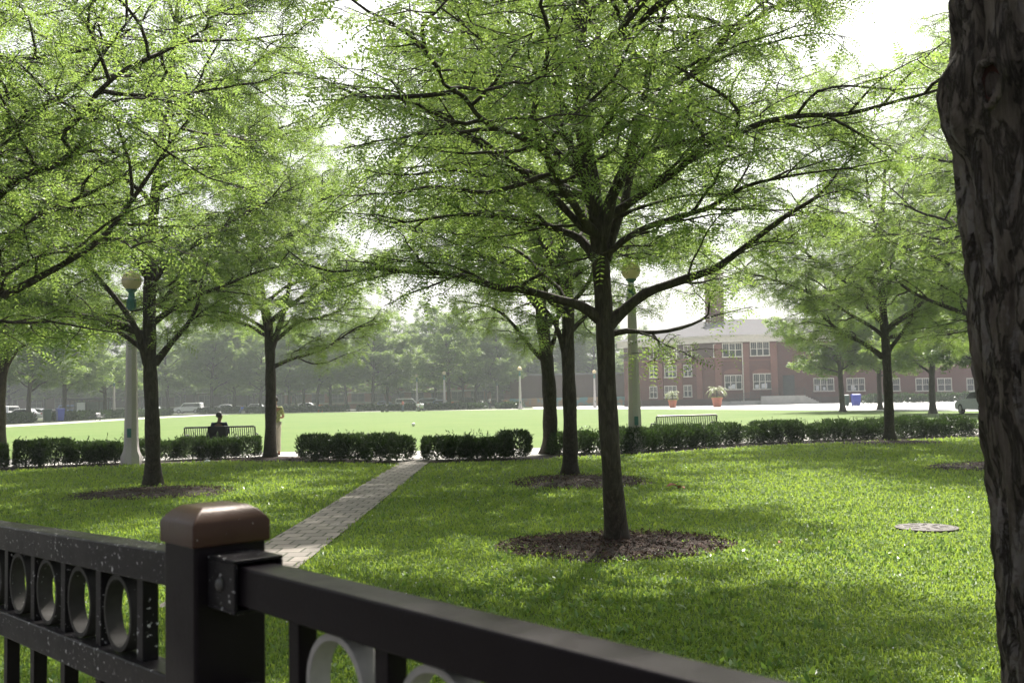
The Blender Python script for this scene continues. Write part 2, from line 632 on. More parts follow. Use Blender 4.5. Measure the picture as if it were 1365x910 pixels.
MT['skin_dark'] = simple('brown_skin', (0.16, 0.085, 0.055), (0.13, 0.07, 0.045), 6, 0.5)
MT['hair'] = simple('dark_hair', (0.012, 0.010, 0.009), (0.02, 0.016, 0.014), 40, 0.6)
MT['navy'] = simple('navy_cloth', (0.012, 0.016, 0.035), (0.018, 0.022, 0.045), 12, 0.9)
MT['blackcloth'] = simple('black_cloth', (0.01, 0.01, 0.012), (0.016, 0.016, 0.018), 12, 0.9)
MT['print'] = simple('leaf_print_shirt', (0.36, 0.38, 0.16), (0.15, 0.18, 0.07), 22, 0.9, lo=0.44, hi=0.56)
MT['cream'] = simple('cream_trousers', (0.56, 0.50, 0.42), (0.48, 0.43, 0.36), 8, 0.9)
MT['pink'] = simple('pink_cloth', (0.55, 0.10, 0.16), (0.45, 0.2, 0.12), 12, 0.9)
MT['jeans'] = simple('blue_jeans', (0.12, 0.15, 0.24), rough=0.9)
MT['royal'] = simple('blue_shirt', (0.04, 0.12, 0.42), rough=0.9)
MT['silver'] = simple('silver_paint', (0.42, 0.44, 0.46), rough=0.3, spec=0.6)
MT['darkcar'] = simple('dark_paint', (0.02, 0.022, 0.028), rough=0.25, spec=0.6)
MT['whitecar'] = simple('white_car_paint', (0.75, 0.75, 0.76), rough=0.25, spec=0.6)
MT['bluecar'] = simple('blue_car_paint', (0.12, 0.17, 0.30), rough=0.25, spec=0.6)
MT['carglass'] = simple('car_glass', (0.02, 0.025, 0.03), rough=0.05, spec=0.8)
MT['mural'] = simple('mural_paint', (0.35, 0.22, 0.12), (0.12, 0.28, 0.30), 0.45, 0.7, lo=0.45, hi=0.55, obj='world')
MT['manhole'] = simple('cast_iron_cover', (0.055, 0.039, 0.032), (0.03, 0.022, 0.019), 18, 0.6, bump=0.4)
MT['manhole_hole'] = simple('cover_recess', (0.045, 0.036, 0.032), rough=0.9)
MT['litter'] = simple('crumpled_paper', (0.7, 0.72, 0.78), rough=0.8)
MT['deadleaf'] = simple('dead_leaf', (0.22, 0.07, 0.03), (0.15, 0.05, 0.025), 20, 0.8)
MT['steel'] = simple('grey_steel', (0.12, 0.125, 0.13), rough=0.4, metal=0.4)
MT['clear'] = simple('tinted_shelter_glass', (0.10, 0.12, 0.13), (0.16, 0.17, 0.18), 1.0, 0.1, 0.6)
MT['flower'] = simple('clover_flower', (0.7, 0.7, 0.66), rough=0.8)

# ------------------------------------------------------------------ ground sheets


def sheet(name, poly, z, mat, label=None, cat=None, kind='structure', sub=0):
    me = bpy.data.meshes.new(name)
    me.from_pydata([(p[0], p[1], z) for p in poly], [], [tuple(range(len(poly)))])
    o = finish(me, name, mat)
    if me.polygons[0].normal.z < 0:
        me.flip_normals()
    tag(o, label, cat, None, kind)
    return o


sheet('terrain', [(-480, -35), (480, -35), (480, 640), (-480, 640)], 0.0, MT['terrain'], 'flat park ground running under lawns and streets', 'ground')


def g2(px, py):
    p = gp(px, py)
    return (p[0], p[1])


# near lawn fence-side out to the hedge bed
near_edge = [(-40, 22.5), (-13, 25.4), (-10.5, 26.8), (-7.2, 28.2), (-5.6, 26.5), (-2.95, 25.1), (-2.1, 25.1), (0.6, 25.5), (1.2, 26.4), (3.4, 27.1), (7.3, 30.2), (11.3, 31.6), (15.8, 33.0), (32, 38)]
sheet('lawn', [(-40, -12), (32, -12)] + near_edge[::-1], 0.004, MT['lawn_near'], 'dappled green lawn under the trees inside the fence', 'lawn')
walk_near = [(-40, 25.0), (-13, 27.3), (-10.5, 28.5), (-7.2, 29.9), (-5.2, 28.4), (-2.95, 26.4), (-2.1, 26.4), (0.6, 27.3), (1.2, 28.1), (3.4, 29.0), (7.3, 32.2), (11.3, 33.6), (16, 35.0), (32, 41.2)]
walk_far = [(-40, 29.5), (-13, 31.2), (-7.2, 32.2), (-2.6, 31.2), (1.3, 31.6), (4.0, 32.6), (7.5, 35.2), (12, 37.4), (17, 39.2), (32, 45)]
sheet('walkway', walk_near + walk_far[::-1], 0.008, MT['walk'], 'pale concrete walk running behind the low hedges', 'path')
sheet('hedge_bed', near_edge + walk_near[::-1], 0.006, MT['soil'], 'strip of bare brown soil under the hedges', 'soil')
LF = [(-41, 152), (2, 136), (14.6, 115), (22.7, 95), (29.5, 78), (36, 62), (43, 49.5)]
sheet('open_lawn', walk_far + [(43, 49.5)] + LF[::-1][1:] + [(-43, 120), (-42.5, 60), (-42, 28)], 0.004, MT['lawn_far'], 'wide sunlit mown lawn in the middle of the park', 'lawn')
sheet('side_walk', [(-48, 20), (-42, 20), (-42.5, 60), (-43, 120), (-41, 152), (2, 136), (4.5, 140), (-42, 157.5), (-47, 158)], 0.006, MT['walk'], 'thin pale walk along the far edges of the lawn', 'path')
sheet('plaza', [(3, 135.7)] + LF[2:] + [(120, 49.5), (120, 139), (36, 139), (28, 138), (17, 148), (17, 165), (3, 165)], 0.01, MT['plaza'], 'bright pale pavement in front of the brick building', 'pavement')
sheet('street', [(-120, 172), (40, 172), (40, 196), (-120, 196)], 0.012, MT['street'], 'asphalt street with parked cars beyond the far hedge', 'road')
sheet('side_street', [(-110, 90), (-66, 90), (-66, 172), (-110, 172)], 0.012, MT['street'], 'asphalt side street beyond the bus shelter', 'road')
# paver path
sheet('paved_path', [(-2.84, 7.9), (-2.09, 7.9), (-2.10, 14), (-2.18, 26.6), (-2.95, 26.6), (-2.84, 14)], 0.02, MT['paver'], 'narrow concrete paver path crossing the lawn to the gap in the hedge', 'path')

# ------------------------------------------------------------------ trees
rngG = np.random.default_rng(5)


def unit(v):
    return v / (np.linalg.norm(v, axis=-1, keepdims=True) + 1e-9)


def resample(p, step):
    p = np.array(p, float)
    # Catmull-Rom
    P = np.vstack([2 * p[0] - p[1], p, 2 * p[-1] - p[-2]])
    out = []
    for i in range(1, len(P) - 2):
        n = max(2, int(np.linalg.norm(P[i + 1] - P[i]) / step))
        t = np.arange(n)[:, None] / n
        a, b, c, d = P[i - 1], P[i], P[i + 1], P[i + 2]
        out.append(0.5 * (2 * b + (c - a) * t + (2 * a - 5 * b + 4 * c - d) * t ** 2 + (-a + 3 * b - 3 * c + d) * t ** 3))
    out.append(p[-1][None])
    return np.vstack(out)


def at_s(p, s):
    x = s * (len(p) - 1)
    i = min(int(x), len(p) - 2)
    f = x - i
    return p[i] * (1 - f) + p[i + 1] * f, unit(p[i + 1] - p[i])


def wander(rng, p0, d, L, n, e_end, jit, kink=0.0):
    """polyline starting at p0 heading d, elevation relaxing to e_end"""
    pts = [p0]
    az = math.atan2(d[1], d[0])
    el = math.asin(max(-0.99, min(0.99, d[2])))
    ds = L / n
    for i in range(n):
        az += rng.normal(0, jit)
        el += (e_end - el) * 0.22 + rng.normal(0, jit * 0.8)
        if kink and rng.random() < kink:
            az += rng.choice([-1, 1]) * rng.uniform(0.3, 0.6)
        pts.append(pts[-1] + ds * np.array([math.cos(az) * math.cos(el), math.sin(az) * math.cos(el), math.sin(el)]))
    return np.array(pts)


def grow(seed, Ht, fork, Rc, r0, trunk=None, custom=(), n1=21, tfirst=0.0, l2=0.26, l3=0.13, sides=(14, 8, 5, 3), zcut=0.0, avoid=None):
    """returns branch tubes [(pts, radii, sides)] and twigs [pts]"""
    rng = np.random.default_rng(seed)
    tubes, twigs = [], []

    def blocked(p):
        for a, b, rad_, _k in (avoid or ()):
            a, b = np.array(a), np.array(b)
            u_ = unit(b - a)
            t_ = np.clip((p - a) @ u_, 0, np.linalg.norm(b - a))
            if (np.linalg.norm(p - a - t_[:, None] * u_, axis=1) < rad_ * 0.8).any():
                return True
        return False
    if trunk is None:
        zs = np.concatenate([np.linspace(zcut, fork, 6), np.linspace(fork, Ht * 0.92, 11)[1:]])
        lean = rng.normal(0, 0.02, 2)
        wob = np.cumsum(rng.normal(0, 0.06, (len(zs), 2)), 0) * np.clip((zs - fork * 0.6) / fork, 0.05, 1)[:, None]
        trunk = np.column_stack([wob[:, 0] + lean[0] * zs, wob[:, 1] + lean[1] * zs, zs])
    trunk = resample(trunk, 0.18)
    z = trunk[:, 2]
    t = np.clip((z - fork) / max(0.1, (z.max() - fork)), 0, 1)
    rad = np.where(z < fork, r0 * (1 - 0.18 * z / fork), r0 * 0.78 * (1 - t) ** 0.75 + 0.012)
    rad = rad * (1 + 0.6 * np.exp(-np.maximum(z, 0) / 0.16)) if zcut == 0 else rad
    rad = rad * (1 + 0.05 * np.sin(z * 7 + seed))
    tubes.append((trunk, rad, sides[0]))
    limbs = []
    for pts, rs in custom:
        limbs.append((resample(pts, 0.15), rs))
    az = rng.uniform(0, 6.28)
    zmax = z.max()
    for i in range(n1):
        tt = tfirst + (1 - tfirst) * (i + 0.4) / n1
        zz = fork + (zmax * 0.97 - fork) * tt ** 1.15
        k = int(np.argmin(np.abs(z - zz)))
        p0 = trunk[k]
        az += 2.4 + rng.normal(0, 0.35)
        L = Rc * (1.0 - 0.40 * tt ** 2) * rng.uniform(0.75, 1.25)
        el0 = R(rng.uniform(20, 44) + 26 * tt)
        d = np.array([math.cos(az) * math.cos(el0), math.sin(az) * math.cos(el0), math.sin(el0)])
        p = wander(rng, p0, d, L, max(6, int(L / 0.33)), R(rng.uniform(-2, 28) + 26 * tt), 0.15, 0.2)
        p = resample(p, 0.15)
        rl_ = rad[k] * rng.uniform(0.34, 0.5)
        if not blocked(p):
            limbs.append((p, rl_))
    limbs.append((trunk[int(len(trunk) * 0.75):], None))
    for p, rs in limbs:
        L = np.linalg.norm(np.diff(p, axis=0), axis=1).sum()
        if rs is not None:
            s = np.linspace(0, 1, len(p))
            wig = 1 + 0.10 * np.sin(s * 40 + rng.uniform(0, 6)) * (s > 0.1)
            rr = (max(rs, 0.012) * (1 - s) ** 0.9 * wig + 0.006)
            rr[:3] *= np.array([1.35, 1.2, 1.08])[:len(rr[:3])]
            tubes.append((p, rr, sides[1]))
        nb = max(4, int(L * 0.85 / l2))
        side = 1
        for j in range(nb):
            s = 0.14 + 0.86 * (j + rng.uniform(0, 0.8)) / nb
            s = min(s, 0.995)
            q, tg = at_s(p, s)
            side = -side
            a2 = math.atan2(tg[1], tg[0]) + side * R(rng.uniform(28, 70))
            e2 = math.asin(max(-.9, min(.9, tg[2]))) * 0.5 + R(rng.uniform(-26, 42))
            if rng.random() < 0.16:
                e2 += R(35)
            L2 = np.clip(L * (0.42 * (1 - s) + 0.20) * rng.uniform(0.6, 1.3), 0.4, 2.3)
            d = np.array([math.cos(a2) * math.cos(e2), math.sin(a2) * math.cos(e2), math.sin(e2)])
            pp = wander(rng, q, d, L2, max(4, int(L2 / 0.16)), R(rng.uniform(-12, 16)), 0.16, 0.12)
            r2 = max(0.008, 0.0145 * L2 ** 0.8)
            if blocked(pp):
                continue
            tubes.append((pp, np.linspace(r2, 0.0045, len(pp)), sides[2]))
            twigs.append(pp[len(pp) // 3:])
            n3 = max(2, int(L2 * 0.9 / l3))
            sd = 1
            for m in range(n3):
                s3 = min(0.99, 0.12 + 0.88 * (m + rng.uniform(0, 0.9)) / n3)
                q3, t3 = at_s(pp, s3)
                sd = -sd
                a3 = math.atan2(t3[1], t3[0]) + sd * R(rng.uniform(25, 75))
                e3 = R(rng.uniform(-40, 46))
                L3 = rng.uniform(0.18, 0.55) * (0.6 + 0.4 * L2)
                d = np.array([math.cos(a3) * math.cos(e3), math.sin(a3) * math.cos(e3), math.sin(e3)])
                p3 = wander(rng, q3, d, L3, 4, R(-12), 0.2, 0.0)
                if blocked(p3):
                    continue
                tubes.append((p3, np.linspace(0.0065, 0.003, len(p3)), sides[3]))
                twigs.append(p3)
    return tubes, twigs


def tubes_mesh(name, tubes):
    vs, fs, n = [], [], 0
    for p, r, k in tubes:
        v, f = tube_np(p, r, k)
        vs.append(v)
        fs.append(f + n)
        n += len(v)
    return np_mesh(name, np.vstack(vs), np.vstack(fs), True)


def leaves_mesh(name, seed, twigs, sp, pairs, ll, lw, rl, thin=None):
    """compound leaves along twigs. ll leaflet length, lw width, rl rachis length"""
    rng = np.random.default_rng(seed)
    P, T = [], []
    for p in twigs:
        L = np.linalg.norm(np.diff(p, axis=0), axis=1).sum()
        n = max(1, int(L / sp + rng.random()))
        x = rng.uniform(0.1, 1.0, n) * (len(p) - 1)
        i = np.minimum(x.astype(int), len(p) - 2)
        f = (x - i)[:, None]
        P.append(p[i] * (1 - f) + p[i + 1] * f)
        T.append(p[i + 1] - p[i])
    P = np.vstack(P)
    T = unit(np.vstack(T))
    if thin:
        for (a, b, rad_, kp) in thin:
            a, b = np.array(a), np.array(b)
            u_ = unit(b - a)
            t_ = np.clip((P - a) @ u_, 0, np.linalg.norm(b - a))
            ds_ = np.linalg.norm(P - a - t_[:, None] * u_, axis=1)
            k = (ds_ > rad_) | (rng.random(len(P)) < kp)
            P, T = P[k], T[k]
    n = len(P)
    # direction: along twig + sideways spread + a little droop
    rnd = rng.normal(0, 1, (n, 3)) * np.array([1, 1, 0.65])
    d = unit(T * 0.55 + unit(rnd) * 0.9 + np.array([0, 0, -0.28]))
    up = unit(np.array([0, 0, 1.0]) + rng.normal(0, 0.42, (n, 3)))
    s = unit(np.cross(d, up))
    up = np.cross(s, d)
    size = rng.uniform(0.7, 1.25, n)[:, None]
    V = []
    for i in range(pairs):
        t = (i + 0.6) / pairs
        c = P + d * (rl * t) * size - np.array([0, 0, 1]) * (0.30 * rl * t * t) * size
        k = (1.0 - 0.35 * abs(t - 0.45) * 2)
        for sg in (-1, 1):
            ld = unit(s * sg * 0.92 + d * 0.38 - up * rng.uniform(0.0, 0.45, n)[:, None])
            wd = unit(np.cross(up, ld)) 
            wd = unit(wd + up * rng.normal(0, 0.25, n)[:, None])
            l = ll * k * size
            w = lw * k * 0.5 * size
            q = np.stack([c, c + ld * l * 0.45 + wd * w, c + ld * l, c + ld * l * 0.45 - wd * w], 1)
            V.append(q)
    V = np.concatenate(V, 0).reshape(-1, 3)
    Fc = np.arange(len(V), dtype=np.int32).reshape(-1, 4)
    return np_mesh(name, V, Fc)


def make_tree(name, seed, loc, label, Ht, fork, Rc, r0, leafspec, trunk=None, custom=(), mat='leaf', group=None, rz=0, thin=None, **kw):
    if thin:
        thin = [(np.array(a) - np.array([loc[0], loc[1], 0]), np.array(b) - np.array([loc[0], loc[1], 0]), r, k) for a, b, r, k in thin]
    loc = np.array([loc[0], loc[1], 0.0])
    if trunk is not None:
        trunk = [np.array(p) - loc for p in trunk]
    custom = [([np.array(q) - loc for q in pts], rs) for pts, rs in custom]
    tubes, twigs = grow(seed, Ht, fork, Rc, r0, trunk, custom, avoid=thin, **kw)
    root = empty(name, loc, rz, label, 'tree', group)
    finish(tubes_mesh('trunk', tubes), 'trunk', MT['bark'], root)
    finish(leaves_mesh('crown', seed + 1, twigs, *leafspec, thin=thin), 'crown', MT[mat], root)
    return root


def limb(px, Y0, k, rs):
    """pixel polyline with depth drifting k per metre of run"""
    out = []
    run = 0
    prev = None
    for x, y in px:
        p = pz(x, y, Y0)
        if prev is not None:
            run += float(np.linalg.norm(p - prev))
        prev = p
        out.append(pz(x, y, Y0 + k * run))
    return (out, rs)


GRP = 'honey locust trees on the near lawn'
OPEN_L = (pz(172, 385, 5.5), pz(172, 385, 27.0), 0.42, 0.05)    # airy gap in the leaves beside the lamp head
OPEN_R = (pz(842, 362, 8.0), pz(842, 362, 28.0), 0.30, 0.1)
NEAR = (0.062, 7, 0.050, 0.0175, 0.23)
MID = (0.052, 5, 0.065, 0.025, 0.25)

# main tree
Y1 = 10.6
b1 = gp(823, 728)
tr1 = [gp(823, 728, -0.05)] + [pz(x, y, Y1) for x, y in ((815, 620), (810, 540), (806, 430), (800, 340), (796, 297), (788, 237), (774, 163), (772, 100), (776, 30), (782, -60), (786, -170), (792, -260))]
c1 = [
    limb([(800, 425), (775, 408), (747, 400), (697, 386), (663, 383), (608, 366), (549, 363), (499, 358), (445, 362), (405, 352)], Y1, -0.22, 0.05),
    limb([(797, 350), (775, 320), (747, 307), (697, 292), (655, 288), (613, 286), (569, 292), (524, 297), (490, 285)], Y1, 0.30, 0.04),
    limb([(797, 310), (776, 302), (747, 272), (707, 237), (663, 203), (640, 185), (612, 170), (585, 130)], Y1, -0.45, 0.043),
    limb([(811, 432), (830, 415), (860, 391), (895, 378), (945, 361), (964, 351), (1009, 317), (1053, 284), (1090, 262), (1113, 235), (1130, 212)], Y1, -0.18, 0.056),
    limb([(812, 446), (835, 441), (859, 443), (891, 441), (923, 432), (944, 419), (945, 400), (953, 386)], Y1, 0.55, 0.024),
    limb([(800, 320), (816, 262), (836, 218), (850, 168), (858, 138), (866, 80), (885, 20), (890, -60)], Y1, -0.25, 0.066),
    limb([(806, 345), (820, 300), (831, 277), (841, 232), (860, 203), (905, 193), (945, 183), (990, 160), (1040, 150)], Y1, 0.35, 0.05),
    limb([(806, 350), (814, 335), (850, 308), (895, 292), (945, 277), (990, 250), (1050, 235), (1120, 225)], Y1, -0.4, 0.036),
    limb([(797, 300), (770, 215), (740, 160), (700, 105), (650, 60), (600, 20)], Y1, -0.3, 0.05),
    limb([(790, 240), (730, 190), (690, 120), (655, 90), (620, 40)], Y1, 0.5, 0.04),
]
make_tree('locust_tree', 11, b1, 'nearest whole tree, dark leaning trunk in the big dark mulch ring at mid lawn', 10.0, 2.45, 4.8, 0.114, NEAR, tr1, c1, group=GRP, n1=17, tfirst=0.18, thin=[OPEN_R])

Y2 = 19.7
b2 = gp(760, 636)
tr2 = [gp(760, 636, -0.05)] + [pz(x, y, Y2) for x, y in ((760, 560), (757, 470), (757, 400), (752, 340), (748, 280), (742, 200), (740, 100), (738, -20), (736, -100))]
make_tree('locust_tree', 22, b2, 'slim straight tree in the small mulch ring directly behind the big mulch ring tree', 10, 3.0, 5.0, 0.15, MID, tr2, [
    limb([(754, 472), (740, 432), (720, 405), (690, 380), (640, 365)], Y2, -0.2, 0.05),
    limb([(762, 440), (790, 415), (830, 400)], Y2, 0.4, 0.04)], group=GRP, thin=[OPEN_R])
Y3 = 27.2
b3 = gp(733, 607)
tr3 = [gp(733, 607, -0.05)] + [pz(x, y, Y3) for x, y in ((733, 540), (729, 480), (722, 420), (716, 350), (708, 270), (705, 180), (700, 80))]
make_tree('locust_tree', 33, b3, 'thick dark trunk beside the hedge end, furthest of the three trunks in line', 10.5, 3.4, 5.4, 0.21, MID, tr3, [
    limb([(727, 482), (705, 460), (680, 428), (655, 410), (610, 400)], Y3, -0.2, 0.07),
    limb([(732, 470), (742, 440), (746, 400), (765, 350)], Y3, 0.2, 0.06)], group=GRP, thin=[OPEN_R])

Y4 = 19.2
b4 = gp(204, 650)
tr4 = [gp(204, 650, -0.05)] + [pz(x, y, Y4) for x, y in ((203, 560), (200, 490), (199, 400), (203, 330), (205, 280), (215, 190), (228, 100), (235, 30), (240, -60))]
make_tree('locust_tree', 44, b4, 'tree with low forked branches in front of the left lamp post, ringed by patchy mulch', 10.2, 2.7, 5.0, 0.15, MID, tr4, [
    limb([(197, 485), (182, 440), (160, 405), (135, 375), (112, 345), (95, 310), (70, 280)], Y4, -0.2, 0.07),
    limb([(206, 485), (230, 455), (248, 435), (262, 410), (268, 380), (280, 340)], Y4, 0.1, 0.06),
    limb([(204, 430), (230, 412), (260, 395), (300, 380), (345, 362), (400, 350)], Y4, -0.2, 0.05),
    limb([(196, 470), (170, 450), (140, 432), (110, 422), (70, 405), (20, 395)], Y4, 0.3, 0.045)], group=GRP, thin=[OPEN_L])
Y5 = 28.5
b5 = gp(360, 611)
tr5 = [gp(360, 611, -0.05)] + [pz(x, y, Y5) for x, y in ((361, 540), (360, 470), (357, 430), (347, 385), (343, 340), (340, 270), (342, 210), (344, 160))]
make_tree('locust_tree', 55, b5, 'tree at the gap between hedges with a person standing behind its trunk', 10.5, 3.2, 5.5, 0.17, MID, tr5, [
    limb([(361, 465), (374, 430), (384, 390), (391, 345), (400, 290)], Y5, 0.1, 0.09),
    limb([(362, 490), (390, 478), (430, 466), (470, 440), (500, 425)], Y5, -0.3, 0.05),
    limb([(356, 440), (330, 425), (300, 415), (260, 420)], Y5, -0.2, 0.05)], group=GRP)
Y7 = 31.2
b7 = gp(1186, 588)
tr7 = [gp(1186, 588, -0.05)] + [pz(x, y, Y7) for x, y in ((1184, 520), (1180, 450), (1176, 400), (1173, 360), (1174, 310), (1178, 260), (1180, 215), (1182, 180))]
make_tree('locust_tree', 77, b7, 'tree in front of the long right hedge, branching low to both sides', 10, 2.9, 6.4, 0.16, MID, tr7, [
    limb([(1176, 475), (1150, 457), (1125, 445), (1100, 425), (1085, 410), (1040, 400)], Y7, -0.2, 0.075),
    limb([(1184, 468), (1205, 440), (1217, 420), (1220, 395), (1228, 360)], Y7, 0.0, 0.06),
    limb([(1180, 445), (1205, 425), (1235, 410), (1275, 400)], Y7, -0.3, 0.04),
    limb([(1177, 430), (1150, 398), (1110, 390), (1080, 370), (1030, 355)], Y7, 0.3, 0.04)], group=GRP)
b0 = gp(2, 612)
Y0 = b0[1]
tr0 = [gp(0, 612, -0.05)] + [pz(x, y, Y0) for x, y in ((0, 520), (6, 480), (10, 420), (14, 340), (18, 240), (20, 150))]
make_tree('locust_tree', 99, b0, 'tree cut by the left photo edge, its trunk behind the leftmost hedge', 10, 3.1, 5.2, 0.2, MID, tr0, [
    limb([(3, 498), (25, 465), (60, 440), (110, 420)], Y0, -0.1, 0.07)], group=GRP)
# tree left of frame, its boughs reach in
Y6 = 9.9
b6 = np.array([-6.9, 9.9, 0])
T6 = make_tree('locust_tree', 66, b6, 'tree out at far left whose long boughs reach into the upper left sky', 10, 2.5, 4.6, 0.15, NEAR, None, [
    limb([(-215, 470), (-110, 440), (0, 396), (55, 368), (101, 342), (145, 308), (193, 242), (228, 189), (250, 160)], Y6, -0.12, 0.06),
    limb([(-225, 420), (-120, 370), (0, 322), (53, 285), (95, 268), (132, 252), (176, 228), (215, 190)], Y6, 0.12, 0.05),
    limb([(-230, 330), (-120, 250), (0, 182), (40, 150), (105, 112), (150, 55), (190, 5)], Y6, -0.15, 0.055),
    limb([(-230, 290), (-100, 150), (0, 90), (60, 75), (140, 60), (200, 20)], Y6, 0.2, 0.05)], group=GRP, n1=17, tfirst=0.1, thin=[OPEN_L])
dup(T6, (11.4, 19.8, 0), R(140), 'tree standing out of sight behind the big bark trunk at right, foliage only showing', GRP, 1.2)

# near trunk at right: dense displaced surface
Y8 = 2.2
zF0 = np.array([0, 0, 1.0])
edge8 = [(1350, 1400), (1348, 910), (1342, 800), (1333, 660), (1318, 560), (1304, 420), (1292, 250), (1287, 120), (1280, 0), (1272, -150), (1264, -330)]
R8 = 0.2


def near_trunk():
    pts = np.array([pz(x, y, Y8) for x, y in edge8])
    zs = np.linspace(-0.05, 3.3, 240)
    o = np.argsort(pts[:, 2])
    xs = np.interp(zs, pts[o, 2], pts[o, 0])
    n = 150
    vs = np.zeros((len(zs), n, 3))
    knobc = pz(1284, 140, Y8)
    for i, z in enumerate(zs):
        for k in range(n):
            a = 2 * math.pi * k / n
            ca, sa = math.cos(a), math.sin(a)
            r = R8 * (1 + 0.35 * math.exp(-max(z, 0) / 0.15))
            q = Vector((ca * 1.55, sa * 1.55, z * 0.55 + 3.1))
            q = q + Vector((noise.noise(Vector((ca * 2, sa * 2, z * 1.5))), noise.noise(Vector((ca * 2 + 9, sa * 2, z * 1.5))), 0)) * 0.35
            v = abs(noise.noise(q * 2.4))
            groove = max(0.0, 1 - v * 5.0)
            fine = noise.fractal(Vector((ca * 9, sa * 9, z * 8)), 0.8, 2.0, 4)
            r += -0.014 * groove + 0.011 * fine + 0.007 * noise.noise(Vector((ca * 4, sa * 4, z * 14)))
            vs[i, k] = (xs[i] + R8 + ca * r, Y8 + sa * r, z)
    # burl: swelling with a hollow, facing the camera's left
    kx = float(np.interp(knobc[2], zs, xs)) + R8
    c = np.array([kx - R8 * 1.0, Y8 - R8 * 0.12, knobc[2]])
    ch_ = np.array([kx - R8 * 1.12, Y8 - R8 * 0.42, knobc[2] + 0.01])
    d = vs - c
    dist = np.sqrt((d[..., 0] / 1.0) ** 2 + (d[..., 1] / 1.0) ** 2 + (d[..., 2] / 1.35) ** 2)
    axis = np.array([xs[-1] + R8, Y8, 0])
    outw = vs - np.array([1.0, 0, 0]) * 0
    for i in range(len(zs)):
        ctr = np.array([xs[i] + R8, Y8, zs[i]])
        o_ = unit((vs[i] - ctr) * np.array([1, 1, 0]))
        w = np.exp(-(dist[i] / 0.080) ** 4)
        dh = vs[i] + o_ * (0.045 * w)[:, None] - ch_
        hol = np.exp(-(np.sqrt((dh[:, 0] / 1.2) ** 2 + (dh[:, 1] / 0.8) ** 2 + (dh[:, 2] / 1.9) ** 2) / 0.026) ** 2)
        wide = np.exp(-(dist[i] / 0.16) ** 2)
        vs[i] += o_ * (0.042 * w + 0.016 * wide - 0.03 * hol)[:, None]
    m = len(zs)
    i, k = np.meshgrid(np.arange(m - 1), np.arange(n), indexing='ij')
    k2 = (k + 1) % n
    f = np.stack([i * n + k, i * n + k2, (i + 1) * n + k2, (i + 1) * n + k], -1).reshape(-1, 4)
    return np_mesh('trunk', vs.reshape(-1, 3), f, True), xs[-1] + R8


me8, x8 = near_trunk()
b8 = np.array([x8, Y8, 0.0])
root8 = empty('locust_tree', (x8, Y8, 0), 0, 'huge close bark trunk with a round burl filling the right photo edge', 'tree', GRP)
me8.transform(Matrix.Translation((-x8, -Y8, 0)))
finish(me8, 'trunk', MT['bark_near'], root8)
kh = pz(1284, 140, Y8)
kz = kh[2] + 0.012
kd = np.array([-0.86, -0.51, 0.0])
kt = np.array([-0.51, 0.86, 0.0])
kx8 = float(np.interp(140, [e[1] for e in edge8][::-1], [e[0] for e in edge8][::-1]))
kc = np.array([pz(kx8, 140, Y8)[0] + R8, Y8, kz]) + kd * (R8 + 0.047) - np.array([x8, Y8, 0])
m = MB()
lip = []
for k in range(25):
    a = 2 * math.pi * k / 24
    wob_ = 1 + 0.12 * math.sin(3 * a) + 0.06 * math.sin(7 * a)
    lip.append(kc + kt * 0.027 * wob_ * math.cos(a) + zF0 * 0.048 * wob_ * math.sin(a) - kd * 0.012 * abs(math.cos(a)))
m.tube(lip, [0.0085 + 0.0012 * math.sin(k * 0.52) for k in range(25)], 8, cap=False)
m.build('burl_lip', MT['bark_near'], root8, smooth=True)
m = MB()
for i in range(5):
    pass
hol_v, hol_f = [tuple(kc - kd * 0.03)], []
for q, f_ in ((0.5, 0.026), (1.0, 0.002)):
    for k in range(20):
        a = 2 * math.pi * k / 20
        hol_v.append(tuple(kc + kt * 0.026 * q * math.cos(a) + zF0 * 0.046 * q * math.sin(a) - kd * (f_ + 0.010 * abs(math.cos(a)) * q)))
for k in range(20):
    k2 = (k + 1) % 20
    hol_f.append((0, 1 + k, 1 + k2))
    hol_f.append((1 + k, 21 + k, 21 + k2, 1 + k2))
m.add(hol_v, hol_f)
m.build('knot_hole', MT['knot'], root8, smooth=True)
tb, tw = grow(88, 10.5, 3.3, 4.4, 0.22, None, (), n1=16, tfirst=0.05, zcut=3.2)
finish(tubes_mesh('bough', tb), 'bough', MT['bark'], root8)
finish(leaves_mesh('crown', 89, tw, *NEAR), 'crown', MT['leaf'], root8)

# ---------------------------------------------------------------- far trees (three shapes, copied)
FARSPEC = (0.055, 2, 0.22, 0.12, 0.36)
fardefs = []
for s in range(3):
    tubes, twigs = grow(200 + s, 12.0, 2.9, 5.8, 0.24, None, (), n1=20, l2=0.36, l3=0.28, sides=(8, 5, 3, 3))
    mt_ = tubes_mesh('trunk', tubes)
    mc_ = leaves_mesh('crown', 210 + s, twigs, *FARSPEC)
    mt_.materials.append(MT['bark'])
    mc_.materials.append(MT['leaf_far'])
    fardefs.append((mt_, mc_))


def far_tree(i, x, y, label, group, sc=1.0, rz=0.0, scz=None):
    root = empty('park_tree', (x, y, 0), rz, label, 'tree', group)
    root.scale = (sc, sc, scz or sc)
    for nm, me in zip(('trunk', 'crown'), fardefs[i % 3]):
        o = bpy.data.objects.new(nm, me)
        COL.objects.link(o)
        reg(o, root)
    return root


def xat(px, Y):
    return float(pz(px, 536, Y)[0])


